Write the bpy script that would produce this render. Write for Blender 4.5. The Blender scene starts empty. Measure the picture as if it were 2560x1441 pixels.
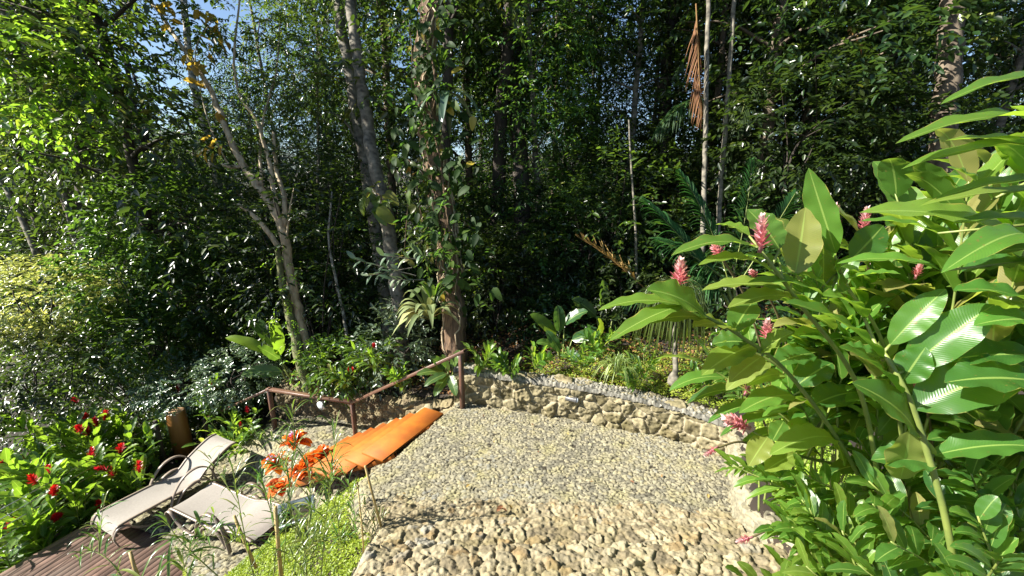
import bpy, math, random
import numpy as np
from mathutils import Vector

# ------------------------------------------------------------------ camera, sky, sun, exposure
S = bpy.context.scene
F, PITCH = 1000.0, math.radians(13.7)          # focal length in pixels of the 2560 px photo, downward tilt
cd = bpy.data.cameras.new('camera'); cam = bpy.data.objects.new('camera', cd)
S.collection.objects.link(cam); S.camera = cam
cd.sensor_width = 36; cd.lens = 36 * F / 2560; cd.clip_end = 2000; cd.clip_start = .05
cam.location = (0, 0, 0); cam.rotation_euler = (math.radians(90) - PITCH, 0, 0)
SUN_TO = Vector((-.985, -.16, 0)).normalized(); SUN_EL = math.radians(37)
sd = bpy.data.lights.new('sun', 'SUN'); so = bpy.data.objects.new('sun', sd); S.collection.objects.link(so)
sd.energy = 5.0; sd.angle = math.radians(.5); sd.color = (1, .955, .86)
to = Vector((SUN_TO.x * math.cos(SUN_EL), SUN_TO.y * math.cos(SUN_EL), math.sin(SUN_EL)))
so.rotation_euler = to.to_track_quat('Z', 'Y').to_euler()
w = bpy.data.worlds.new('World'); S.world = w; w.use_nodes = True
nt = w.node_tree; bg = nt.nodes['Background']; sk = nt.nodes.new('ShaderNodeTexSky')
sk.sky_type = 'NISHITA'; sk.sun_disc = False; sk.sun_elevation = SUN_EL
sk.sun_rotation = math.atan2(to.x, to.y); sk.air_density = 1.0; sk.dust_density = .6; sk.ozone_density = 2.5
nt.links.new(sk.outputs[0], bg.inputs[0]); bg.inputs[1].default_value = .055
S.view_settings.view_transform = 'Standard'; S.view_settings.look = 'None'
S.view_settings.exposure = 1.76; S.view_settings.gamma = 1
S.cycles.max_bounces = 6; S.cycles.diffuse_bounces = 3; S.cycles.glossy_bounces = 2
S.cycles.transmission_bounces = 4; S.cycles.transparent_max_bounces = 4
S.cycles.use_denoising = True
S.cycles.sample_clamp_indirect = 6
COL = S.collection
rng = np.random.default_rng(7); random.seed(7)
cp, sp_ = math.cos(PITCH), math.sin(PITCH)
def W(u, v, d):                                 # photo pixel + depth (m) -> world point
    x = (u - 1280) / F * d; yc = (v - 720.5) / F * d
    return np.array((x, d * cp - yc * sp_, -(yc * cp + d * sp_)))
def G(u, v, z):                                 # photo pixel + height -> world point
    yc = (v - 720.5) / F
    return W(u, v, -z / (yc * cp + sp_))

# ------------------------------------------------------------------ numbers: noise, voronoi
TAB = rng.random((256, 256)); TX = rng.random((256, 256)); TY = rng.random((256, 256))
def vnoise(x, y):
    xi = np.floor(x).astype(int); yi = np.floor(y).astype(int); fx = x - xi; fy = y - yi
    fx = fx * fx * (3 - 2 * fx); fy = fy * fy * (3 - 2 * fy)
    a = TAB[xi & 255, yi & 255]; b = TAB[(xi + 1) & 255, yi & 255]; c = TAB[xi & 255, (yi + 1) & 255]; d = TAB[(xi + 1) & 255, (yi + 1) & 255]
    return (a * (1 - fx) + b * fx) * (1 - fy) + (c * (1 - fx) + d * fx) * fy
def fbm(x, y, o=4):
    s = 0; a = .5
    for k in range(o): s = s + a * (vnoise(x * 2 ** k + 17 * k, y * 2 ** k + 5 * k) - .5); a *= .55
    return s
def voro(x, y, jit=.85):
    xi = np.floor(x).astype(int); yi = np.floor(y).astype(int)
    f1 = np.full(x.shape, 9.); f2 = np.full(x.shape, 9.); idr = np.zeros(x.shape)
    for dx in (-1, 0, 1):
        for dy in (-1, 0, 1):
            cx = xi + dx; cy = yi + dy
            px = cx + .5 + jit * (TX[cx & 255, cy & 255] - .5); py = cy + .5 + jit * (TY[cx & 255, cy & 255] - .5)
            d = np.hypot(x - px, y - py); r = TAB[(cx * 7 + 3) & 255, (cy * 5 + 1) & 255]
            m = d < f1; f2 = np.where(m, f1, np.minimum(f2, d)); idr = np.where(m, r, idr); f1 = np.where(m, d, f1)
    return f1, f2, idr
def sst(a, b, x): t = np.clip((x - a) / (b - a), 0, 1); return t * t * (3 - 2 * t)
def nrm(v):
    v = np.asarray(v, float); return v / np.maximum(np.linalg.norm(v, axis=-1, keepdims=True), 1e-9)

# ------------------------------------------------------------------ mesh builder (quads only, float attributes lu lv rnd)
class MB:
    def __init__(s): s.V = []; s.Fc = []; s.A = []; s.n = 0
    def add(s, V, Fc, lu=None, lv=None, rnd=0.5):
        V = np.asarray(V, float).reshape(-1, 3); n = len(V)
        A = np.zeros((n, 3)); A[:, 0] = 0 if lu is None else np.asarray(lu).ravel()
        A[:, 1] = 0 if lv is None else np.asarray(lv).ravel(); A[:, 2] = np.asarray(rnd).ravel() if np.ndim(rnd) else rnd
        s.V.append(V); s.Fc.append(np.asarray(Fc, int).reshape(-1, 4) + s.n); s.A.append(A); s.n += n
    def mesh(s, name, mat, smooth=False):
        me = bpy.data.meshes.new(name)
        if s.n == 0: return me
        V = np.concatenate(s.V); Fc = np.concatenate(s.Fc); A = np.concatenate(s.A)
        me.vertices.add(len(V)); me.vertices.foreach_set('co', V.ravel())
        me.loops.add(4 * len(Fc)); me.loops.foreach_set('vertex_index', Fc.ravel())
        me.polygons.add(len(Fc)); me.polygons.foreach_set('loop_start', np.arange(len(Fc)) * 4)
        if smooth: me.polygons.foreach_set('use_smooth', np.ones(len(Fc), bool))
        for k, nm in enumerate(('lu', 'lv', 'rnd')):
            at = me.attributes.new(nm, 'FLOAT', 'POINT'); at.data.foreach_set('value', A[:, k].astype(np.float32))
        me.update(calc_edges=True); me.validate(); me.materials.append(mat); return me
    def build(s, name, mat, parent=None, smooth=False):
        o = bpy.data.objects.new(name, s.mesh(name, mat, smooth)); COL.objects.link(o)
        if parent: o.parent = parent
        return o
    def shift(s, p):
        for V in s.V: V -= np.asarray(p)
        return s
def empty(name, loc=(0, 0, 0)):
    o = bpy.data.objects.new(name, None); COL.objects.link(o); o.location = tuple(loc); o.empty_display_size = .1; return o
def tag(o, label=None, cat=None, group=None, kind=None):
    for k, v in (('label', label), ('category', cat), ('group', group), ('kind', kind)):
        if v: o[k] = v
    return o
def thing(name, label, cat, loc=(0, 0, 0), group=None): return tag(empty(name, loc), label, cat, group)
def bld(mb, name, mat, root, smooth=False, label=None):     # world-space builder -> child of root (an empty at its base)
    top = root
    while top is not None and top.parent: top = top.parent
    if top is not None: mb.shift(np.array(top.location))
    o = mb.build(name, mat, root, smooth)
    if label: o['label'] = label
    return o
def copy_tree(o, parent=None):
    c = o.copy(); COL.objects.link(c); c.parent = parent
    for ch in list(o.children): copy_tree(ch, c)
    return c

# shapes
def box(mb, c, sx, sy, sz, ax=None, rnd=.5, bev=.12):       # box with chamfered long edges; ax = 3 axis vectors
    c = np.asarray(c, float)
    X, Y, Z = (np.eye(3) if ax is None else nrm(np.asarray(ax, float)))
    b = bev * min(sx, sy, sz)
    hx, hy, hz = sx / 2, sy / 2, sz / 2
    # stack of rings along X
    prof = [(hy - b, hz), (hy, hz - b), (hy, -hz + b), (hy - b, -hz), (-hy + b, -hz), (-hy, -hz + b), (-hy, hz - b), (-hy + b, hz)]
    V = []; 
    for x, k in ((-hx, 1 - b / max(hy, 1e-6)), (-hx + b, 1), (hx - b, 1), (hx, 1 - b / max(hy, 1e-6))):
        for y, z in prof: V.append(c + X * x + Y * y * (k if abs(x) == hx else 1) + Z * z * ((1 - b / hz) if abs(x) == hx else 1))
    Fc = []
    for r in range(3):
        for i in range(8): Fc.append((r * 8 + i, r * 8 + (i + 1) % 8, r * 8 + 8 + (i + 1) % 8, r * 8 + 8 + i))
    for o in (0, 24): Fc += [(o, o + 1, o + 2, o + 3), (o, o + 3, o + 4, o + 7), (o + 4, o + 5, o + 6, o + 7)]
    mb.add(V, Fc, rnd=rnd)
def beam(mb, a, b, wd, th, up=(0, 0, 1), rnd=.5, bev=.12):
    a = np.asarray(a, float); b = np.asarray(b, float); X = nrm(b - a); Y = nrm(np.cross(up, X)); Z = np.cross(X, Y)
    box(mb, (a + b) / 2, np.linalg.norm(b - a), wd, th, (X, Y, Z), rnd, bev)
def catmull(P, k=8):
    P = np.asarray(P, float)
    if len(P) < 3: return np.array([P[0] + (P[-1] - P[0]) * t for t in np.linspace(0, 1, k + 1)])
    Q = np.vstack([2 * P[0] - P[1], P, 2 * P[-1] - P[-2]]); out = []
    for i in range(1, len(Q) - 2):
        for t in np.linspace(0, 1, k, endpoint=False):
            a, b, c, d = Q[i - 1:i + 3]
            out.append(.5 * (2 * b + (c - a) * t + (2 * a - 5 * b + 4 * c - d) * t * t + (-a + 3 * b - 3 * c + d) * t ** 3))
    out.append(P[-1]); return np.array(out)
def tube(mb, P, R, n=8, rnd=.5, rough=0, caps=True, flat=1.0, upv=(0, 0, 1)):
    P = np.asarray(P, float); m = len(P); R = np.broadcast_to(np.asarray(R, float), (m,))
    T = nrm(np.gradient(P, axis=0)); u = np.asarray(upv, float); V = np.zeros((m, n, 3))
    if abs(np.dot(T[0], u)) > .9: u = np.array((1., 0, 0))
    for i in range(m):
        s = nrm(np.cross(T[i], u)); u = np.cross(s, T[i])
        a = np.arange(n) * 2 * math.pi / n
        rr = R[i] * (1 + (rough * (rng.random(n) - .5) if rough else 0))
        V[i] = P[i] + (np.cos(a) * rr)[:, None] * s + (np.sin(a) * rr * flat)[:, None] * u
    i, j = np.meshgrid(np.arange(m - 1), np.arange(n), indexing='ij'); j2 = (j + 1) % n
    Fc = np.stack([i * n + j, i * n + j2, (i + 1) * n + j2, (i + 1) * n + j], -1).reshape(-1, 4)
    L = np.concatenate([[0], np.cumsum(np.linalg.norm(np.diff(P, axis=0), axis=1))])
    lu = np.broadcast_to(np.arange(n) / n, (m, n)); lv = np.broadcast_to(L[:, None], (m, n))
    V = V.reshape(-1, 3); lu = lu.ravel(); lv = lv.ravel()
    if caps and n % 2 == 0:
        V = np.vstack([V, P[0], P[-1]]); lu = np.append(lu, [0, 0]); lv = np.append(lv, [0, L[-1]]); e = []
        for k in range(0, n, 2):
            e.append((m * n, (k + 2) % n, k + 1, k)); b = (m - 1) * n; e.append((m * n + 1, b + k, b + k + 1, b + (k + 2) % n))
        Fc = np.vstack([Fc, e])
    mb.add(V, Fc, lu, lv, rnd)
def leaves(mb, P, D, N, L, Wd, bend=.15, rnd=.5, fold=.18):  # many small two-quad folded leaves
    P = np.asarray(P, float); D = nrm(D); n = len(P)
    if n == 0: return
    Sd = nrm(np.cross(D, N)); Nn = np.cross(Sd, D)
    L = np.broadcast_to(L, (n,)); Wd = np.broadcast_to(Wd, (n,)); bend = np.broadcast_to(bend, (n,))
    tp = [(0, 0, 0), (.5, .32, 1), (.42, .7, 1), (0, 1, 0), (-.42, .7, 1), (-.5, .32, 1)]
    V = np.zeros((n, 6, 3)); lu = np.zeros((n, 6)); lv = np.zeros((n, 6))
    for k, (x, y, f) in enumerate(tp):
        V[:, k] = P + Sd * (x * Wd)[:, None] + D * (y * L)[:, None] + Nn * (f * fold * Wd - bend * L * y * y)[:, None]
        lu[:, k] = x * 2; lv[:, k] = y
    b = np.arange(n)[:, None] * 6
    Fc = np.concatenate([b + [0, 1, 2, 3], b + [0, 3, 4, 5]], 0)
    mb.add(V, Fc, lu, lv, np.repeat(np.broadcast_to(rnd, (n,)), 6))
def big_leaf(mb, B, T, wd, sag=.15, up=(0, 0, 1), twist=0, wav=.03, rnd=.5, fold=.12, nl=12, na=5, tipdrop=0, shape=.85, pw=.72):
    B = np.asarray(B, float); T = np.asarray(T, float); L = np.linalg.norm(T - B); up = np.asarray(up, float)
    M = (B + T) / 2 + up * sag * L
    t = np.linspace(0, 1, nl + 1)[:, None]
    C = (1 - t) ** 2 * B + 2 * t * (1 - t) * M + t * t * T - np.array((0, 0, 1.)) * tipdrop * L * t ** 3
    Tn = nrm(np.gradient(C, axis=0)); Sd = nrm(np.cross(Tn, up + 1e-4)); Nn = np.cross(Sd, Tn)
    c, s = math.cos(twist), math.sin(twist); Sd, Nn = Sd * c + Nn * s, Nn * c - Sd * s
    tt = t[:, 0]; pr = np.maximum(np.sin(math.pi * tt ** shape), 0) ** pw; pr[0] = .05; pr[-1] = .0
    us = np.linspace(-1, 1, na); ph = rng.random() * 6; fq = 9 + 6 * rng.random()
    V = np.zeros((nl + 1, na, 3))
    for k, u in enumerate(us):
        hgt = fold * abs(u) * pr * wd + wav * wd * 2 * np.sin(tt * fq * 2 + ph + (2 if u > 0 else 0)) * abs(u) ** 2 * pr
        V[:, k] = C + Sd * (u * pr * wd / 2)[:, None] + Nn * hgt[:, None]
    i, j = np.meshgrid(np.arange(nl), np.arange(na - 1), indexing='ij')
    Fc = np.stack([i * na + j, i * na + j + 1, (i + 1) * na + j + 1, (i + 1) * na + j], -1).reshape(-1, 4)
    mb.add(V, Fc, np.broadcast_to(us, (nl + 1, na)), np.broadcast_to(t * L, (nl + 1, na)), rnd)

# ------------------------------------------------------------------ materials
def mat(name):
    m = bpy.data.materials.new(name); m.use_nodes = True; n = m.node_tree.nodes; l = m.node_tree.links
    return m, n, l, n['Principled BSDF']
def ramp(n, stops):
    r = n.new('ShaderNodeValToRGB'); e = r.color_ramp.elements
    e[0].position = stops[0][0]; e[0].color = (*stops[0][1], 1); e[1].position = stops[-1][0]; e[1].color = (*stops[-1][1], 1)
    for p, c in stops[1:-1]: k = e.new(p); k.color = (*c, 1)
    return r
def attr(n, nm): a = n.new('ShaderNodeAttribute'); a.attribute_name = nm; return a.outputs['Fac']
def noise(n, l, sc, det=4, co=None):
    t = n.new('ShaderNodeTexNoise'); t.inputs['Scale'].default_value = sc; t.inputs['Detail'].default_value = det
    if co is not None: l.new(co, t.inputs['Vector'])
    return t.outputs['Fac']
def math_(n, l, op, a, b=None, c=None):
    m = n.new('ShaderNodeMath'); m.operation = op
    for k, v in enumerate((a, b, c)):
        if v is None: continue
        if isinstance(v, (int, float)): m.inputs[k].default_value = v
        else: l.new(v, m.inputs[k])
    return m.outputs[0]
def mix(n, l, f, a, b, typ='MIX'):
    m = n.new('ShaderNodeMix'); m.data_type = 'RGBA'; m.blend_type = typ
    for k, v in ((0, f), (6, a), (7, b)):
        if isinstance(v, (int, float)): m.inputs[k].default_value = v
        elif isinstance(v, tuple): m.inputs[k].default_value = (*v, 1)
        else: l.new(v, m.inputs[k])
    return m.outputs[2]
def leaf_mat(name, stops, tr=(.25, .42, .03), trf=.35, rough=.38, spec=.5, veins=0, objv=.45):
    m, n, l, b = mat(name)
    r = ramp(n, stops); l.new(attr(n, 'rnd'), r.inputs[0]); col = r.outputs[0]
    oi = n.new('ShaderNodeObjectInfo')
    hs = n.new('ShaderNodeHueSaturation'); l.new(col, hs.inputs['Color'])
    l.new(math_(n, l, 'MULTIPLY_ADD', oi.outputs['Random'], objv * 1.6, 1 - objv * .8), hs.inputs['Value'])
    l.new(math_(n, l, 'MULTIPLY_ADD', oi.outputs['Random'], objv * .14, .5 - objv * .07), hs.inputs['Hue'])
    col = hs.outputs[0]
    if veins:
        lu = attr(n, 'lu'); lv = attr(n, 'lv'); au = math_(n, l, 'ABSOLUTE', lu)
        ph = math_(n, l, 'MULTIPLY', math_(n, l, 'SUBTRACT', lv, math_(n, l, 'MULTIPLY', au, .05)), veins)
        wv = math_(n, l, 'SINE', ph)
        col = mix(n, l, math_(n, l, 'MULTIPLY_ADD', wv, .10, .12), col, mix(n, l, 1.0, col, (1.5, 1.45, 1.3), 'MULTIPLY'))
        rib = math_(n, l, 'LESS_THAN', au, .055)
        col = mix(n, l, math_(n, l, 'MULTIPLY', rib, .6), col, (.34, .45, .12))
        edge = math_(n, l, 'GREATER_THAN', math_(n, l, 'ADD', au, math_(n, l, 'MULTIPLY', noise(n, l, 9, 3), .35)), 1.17)
        col = mix(n, l, math_(n, l, 'MULTIPLY', edge, .7), col, (.36, .30, .08))
        sp = math_(n, l, 'GREATER_THAN', noise(n, l, 38, 2), .70)
        col = mix(n, l, math_(n, l, 'MULTIPLY', sp, .75), col, (.20, .13, .04))
        bp = n.new('ShaderNodeBump'); bp.inputs['Strength'].default_value = .12; bp.inputs['Distance'].default_value = .002
        l.new(wv, bp.inputs['Height']); l.new(bp.outputs[0], b.inputs['Normal'])
    col = mix(n, l, math_(n, l, 'MULTIPLY', noise(n, l, 5, 3), .5), col, mix(n, l, 1.0, col, (.55, .62, .5), 'MULTIPLY'))
    l.new(col, b.inputs['Base Color']); b.inputs['Roughness'].default_value = rough; b.inputs['Specular IOR Level'].default_value = spec
    t = n.new('ShaderNodeBsdfTranslucent'); l.new(mix(n, l, .45, mix(n, l, 1.0, col, (2.6, 2.6, 1.6), 'MULTIPLY'), tr), t.inputs['Color'])
    ms = n.new('ShaderNodeMixShader'); ms.inputs[0].default_value = trf
    l.new(b.outputs[0], ms.inputs[1]); l.new(t.outputs[0], ms.inputs[2]); l.new(ms.outputs[0], n['Material Output'].inputs[0])
    return m
def plain(name, c1, c2, sc=8, rough=.7, bump=.2, bd=.01, stretch=None, metal=0, usernd=0):
    m, n, l, b = mat(name); tc = n.new('ShaderNodeTexCoord'); mp = n.new('ShaderNodeMapping'); l.new(tc.outputs['Object'], mp.inputs[0])
    if stretch: mp.inputs['Scale'].default_value = stretch
    nz = noise(n, l, sc, 6, mp.outputs[0]); r = ramp(n, [(.3, c1), (.7, c2)]); l.new(nz, r.inputs[0]); col = r.outputs[0]
    if usernd:
        rr = ramp(n, [(0, (1 - usernd,) * 3), (1, (1 + usernd,) * 3)]); l.new(attr(n, 'rnd'), rr.inputs[0]); col = mix(n, l, 1.0, col, rr.outputs[0], 'MULTIPLY')
    l.new(col, b.inputs['Base Color']); b.inputs['Roughness'].default_value = rough; b.inputs['Metallic'].default_value = metal
    if bump:
        bp = n.new('ShaderNodeBump'); bp.inputs['Strength'].default_value = bump; bp.inputs['Distance'].default_value = bd
        l.new(nz, bp.inputs['Height']); l.new(bp.outputs[0], b.inputs['Normal'])
    return m
def dirty(m, amt=.5, c=(.16, .10, .05), sc=2.2):
    n = m.node_tree.nodes; l = m.node_tree.links; b = n['Principled BSDF']; src = b.inputs['Base Color'].links[0].from_socket
    tc = n.new('ShaderNodeTexCoord'); r = ramp(n, [(.45, (0, 0, 0)), (.75, (1, 1, 1))]); l.new(noise(n, l, sc, 8, tc.outputs['Object']), r.inputs[0])
    l.new(mix(n, l, math_(n, l, 'MULTIPLY', r.outputs[0], amt), src, c), b.inputs['Base Color']); return m
def stone_mat(name, stones, mortar, moss=.0, mosscol=(.09, .09, .03)):     # lu = cell id, lv = joint mask
    m, n, l, b = mat(name); tc = n.new('ShaderNodeTexCoord')
    r = ramp(n, stones); l.new(attr(n, 'lu'), r.inputs[0])
    n1 = noise(n, l, 22, 8, tc.outputs['Object']); n2 = noise(n, l, 1.3, 4, tc.outputs['Object']); n3 = noise(n, l, 90, 4, tc.outputs['Object'])
    v = ramp(n, [(.3, (.62, .62, .62)), (.7, (1.25, 1.22, 1.15))]); l.new(n1, v.inputs[0])
    col = mix(n, l, 1.0, r.outputs[0], v.outputs[0], 'MULTIPLY')
    if moss:
        mr = ramp(n, [(.50, (0, 0, 0)), (.68, (1, 1, 1))]); l.new(noise(n, l, 3.1, 6, tc.outputs['Object']), mr.inputs[0])
        col = mix(n, l, math_(n, l, 'MULTIPLY', mr.outputs[0], moss), col, mosscol)
    mo = mix(n, l, n2, mortar, tuple(c * .75 for c in mortar))
    col = mix(n, l, attr(n, 'lv'), col, mo)
    l.new(col, b.inputs['Base Color']); b.inputs['Roughness'].default_value = .88; b.inputs['Specular IOR Level'].default_value = .25
    bp = n.new('ShaderNodeBump'); bp.inputs['Strength'].default_value = .6; bp.inputs['Distance'].default_value = .012
    l.new(math_(n, l, 'ADD', n1, math_(n, l, 'MULTIPLY', n3, .5)), bp.inputs['Height']); l.new(bp.outputs[0], b.inputs['Normal'])
    return m
D1 = [(0, (.010, .021, .008)), (.5, (.021, .042, .012)), (.85, (.052, .082, .018)), (1, (.16, .16, .035))]
M = {}
M['dark'] = leaf_mat('forest_leaf', D1, tr=(.15, .26, .02), trf=.27, rough=.32, spec=.6)
M['mid'] = leaf_mat('mid_leaf', [(0, (.016, .034, .010)), (.5, (.036, .072, .014)), (.9, (.085, .14, .024)), (1, (.22, .20, .04))], tr=(.26, .42, .03), trf=.36, rough=.34, spec=.6)
M['yel'] = leaf_mat('yellow_green_leaf', [(0, (.05, .11, .015)), (.6, (.12, .22, .02)), (1, (.28, .30, .04))], tr=(.45, .6, .04), trf=.45, rough=.4)
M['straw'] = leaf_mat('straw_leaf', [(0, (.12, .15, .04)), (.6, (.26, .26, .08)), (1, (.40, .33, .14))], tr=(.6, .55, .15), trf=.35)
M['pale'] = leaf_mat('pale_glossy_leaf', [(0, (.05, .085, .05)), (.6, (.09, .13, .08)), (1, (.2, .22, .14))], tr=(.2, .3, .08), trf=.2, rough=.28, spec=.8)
M['gold'] = leaf_mat('golden_leaf', [(0, (.3, .18, .03)), (.6, (.4, .26, .05)), (1, (.2, .2, .04))], tr=(.6, .4, .05), trf=.4)
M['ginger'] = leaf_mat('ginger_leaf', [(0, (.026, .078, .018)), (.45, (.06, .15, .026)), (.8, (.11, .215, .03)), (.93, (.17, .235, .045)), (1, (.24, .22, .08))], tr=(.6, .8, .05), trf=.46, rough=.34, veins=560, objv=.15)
M['redg'] = leaf_mat('red_ginger_leaf', [(0, (.03, .085, .015)), (.6, (.07, .15, .02)), (1, (.13, .21, .03))], tr=(.42, .62, .03), trf=.45, rough=.34, veins=560, objv=.15)
M['lime'] = leaf_mat('lime_groundcover_leaf', [(0, (.12, .18, .02)), (.6, (.27, .35, .04)), (1, (.42, .46, .08))], tr=(.6, .75, .05), trf=.35, rough=.5)
M['reed'] = leaf_mat('reed_leaf', [(0, (.04, .09, .02)), (.6, (.09, .16, .03)), (1, (.25, .26, .08))], tr=(.35, .5, .05), trf=.3, rough=.3, spec=.7)
M['palm'] = leaf_mat('palm_leaf', [(0, (.014, .04, .010)), (1, (.035, .085, .018))], tr=(.1, .3, .05), trf=.3, rough=.62, spec=.3)
M['grassy'] = leaf_mat('strap_leaf', [(0, (.08, .12, .03)), (1, (.25, .27, .09))], tr=(.3, .4, .06), trf=.3, rough=.4)
M['dry'] = leaf_mat('dry_frond', [(0, (.14, .07, .025)), (1, (.34, .19, .08))], tr=(.4, .2, .06), trf=.2, rough=.7, spec=.2)
M['greyd'] = leaf_mat('withered_leaf', [(0, (.10, .12, .05)), (.7, (.20, .21, .09)), (1, (.30, .25, .12))], tr=(.4, .3, .12), trf=.2, rough=.7, spec=.2)
M['orange'] = leaf_mat('orange_bract', [(0, (.35, .02, .01)), (.5, (.5, .07, .012)), (.8, (.55, .16, .02)), (1, (.6, .32, .10))], tr=(.9, .18, .02), trf=.35, rough=.35)
M['red'] = leaf_mat('red_bract', [(0, (.28, .004, .01)), (1, (.5, .012, .02))], tr=(.8, .02, .03), trf=.25, rough=.4, objv=.1)
M['pink'] = leaf_mat('pink_bract', [(0, (.50, .09, .13)), (.5, (.58, .24, .28)), (1, (.64, .46, .46))], tr=(.8, .35, .4), trf=.2, rough=.4, objv=.1)
M['purple'] = leaf_mat('purple_petal', [(0, (.35, .15, .6)), (1, (.55, .35, .75))], tr=(.5, .3, .8), trf=.3)
M['bark'] = plain('bark', (.055, .04, .028), (.16, .125, .085), 9, .9, .8, .03, (1, 1, .35))
M['darkbark'] = plain('dark_bark', (.02, .016, .012), (.055, .042, .03), 9, .9, .8, .03, (1, 1, .3))
M['redbark'] = plain('sunlit_tan_bark', (.16, .115, .065), (.50, .41, .27), 14, .85, 1.0, .03, (1, 1, .35))  # tones raised so the forked trunk's sunlight is in the bark colour
M['whitebark'] = plain('lichen_bark', (.07, .06, .045), (.46, .43, .36), 11, .85, .4, .02, (1, 1, .8))
M['greybark'] = plain('mottled_grey_bark', (.05, .045, .035), (.24, .215, .165), 8, .9, .6, .02, (1, 1, 1.4))
M['fibre'] = plain('fibrous_bark', (.05, .03, .018), (.24, .15, .085), 16, .9, 1.0, .04, (1, 1, .08))
M['stem'] = plain('green_stem', (.12, .16, .04), (.22, .26, .06), 10, .5, .1, .005)
M['dstem'] = plain('brown_stem', (.07, .05, .025), (.14, .11, .05), 10, .7, .1, .005)
M['cobble'] = stone_mat('cobble_paving', [(0, (.14, .132, .10)), (.3, (.215, .20, .145)), (.62, (.285, .262, .18)), (.85, (.255, .228, .14)), (1, (.21, .205, .17))], (.028, .023, .015), .4, (.30, .27, .10))
M['rough'] = stone_mat('rough_fieldstone', [(0, (.15, .125, .08)), (.4, (.25, .218, .145)), (.75, (.31, .272, .18)), (.9, (.19, .135, .065)), (1, (.25, .235, .19))], (.21, .17, .095), .6, (.17, .14, .06))
M['wall'] = stone_mat('garden_wall_stone', [(0, (.10, .085, .045)), (.4, (.19, .165, .10)), (.8, (.27, .235, .145)), (1, (.15, .125, .065))], (.33, .285, .19), .8, (.075, .065, .025))
M['limewall'] = stone_mat('limewashed_stone', [(0, (.13, .12, .085)), (.5, (.24, .22, .155)), (1, (.18, .16, .11))], (.27, .245, .175), .6, (.2, .17, .08))
M['rubble'] = stone_mat('shaded_rubble_stone', [(0, (.06, .045, .03)), (.4, (.14, .11, .065)), (.8, (.21, .175, .10)), (1, (.10, .075, .045))], (.22, .18, .11), .7, (.06, .055, .02))  # stone colours set darker and browner to carry the shade on this wall
M['coping'] = stone_mat('pebble_coping', [(0, (.08, .08, .07)), (.5, (.17, .165, .145)), (1, (.26, .245, .20))], (.07, .06, .045))
M['plaster'] = plain('limewashed_render', (.42, .36, .24), (.58, .53, .40), 5, .9, .7, .03)
M['soil'] = plain('forest_soil', (.010, .007, .004), (.035, .024, .014), 3, .95, .8, .05)
M['steel'] = plain('brown_painted_steel', (.075, .040, .030), (.10, .055, .042), 30, .38, .05, .002)
M['rail'] = plain('rail_varnish', (.10, .055, .04), (.14, .075, .05), 30, .35, .05, .002)
M['tread'] = plain('orange_stained_wood', (.29, .072, .004), (.40, .12, .007), 5, .65, .15, .004, (1, 1, 1), usernd=.18)
M['deck'] = plain('deck_board', (.09, .052, .038), (.17, .105, .08), 5, .55, .2, .004, (1, 1, 1), usernd=.3)
M['fabric'] = plain('lounger_mesh_fabric', (.215, .193, .168), (.25, .226, .196), 40, .8, .1, .001)
M['frame'] = plain('lounger_frame', (.17, .135, .105), (.23, .185, .145), 40, .4, .05, .001)
M['log'] = plain('varnished_log', (.16, .065, .018), (.30, .14, .04), 6, .35, .3, .005, (1, 1, .15))
M['logtop'] = plain('log_end', (.35, .2, .1), (.5, .32, .18), 12, .7, .3, .003)
M['pot'] = plain('blue_grey_planter', (.055, .075, .09), (.10, .125, .14), 6, .3, .05, .002)
M['bamboo'] = plain('bamboo_stake', (.26, .18, .06), (.42, .32, .13), 12, .5, .2, .004)
M['cable'] = plain('steel_cable', (.35, .35, .35), (.5, .5, .5), 30, .3, 0, 0, metal=1)
M['lamp'] = plain('lamp_housing', (.05, .05, .05), (.10, .10, .10), 30, .35, 0, 0)
M['glass'] = plain('lamp_lens', (.55, .6, .65), (.7, .72, .75), 30, .08, 0, 0)
M['moss'] = plain('mossy_bark', (.06, .065, .025), (.16, .16, .07), 20, .95, .8, .02)
M['hill'] = plain('hill_forest', (.03, .045, .04), (.07, .09, .075), .3, .95, 1, 1.5)

dirty(M['tread'], .3, (.20, .055, .008), 3.5); dirty(M['deck'], .5, (.10, .085, .07), 2); dirty(M['fabric'], .35, (.17, .15, .12), 2.5); dirty(M['steel'], .5, (.16, .07, .03), 9); dirty(M['rail'], .5, (.2, .12, .07), 6)
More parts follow.
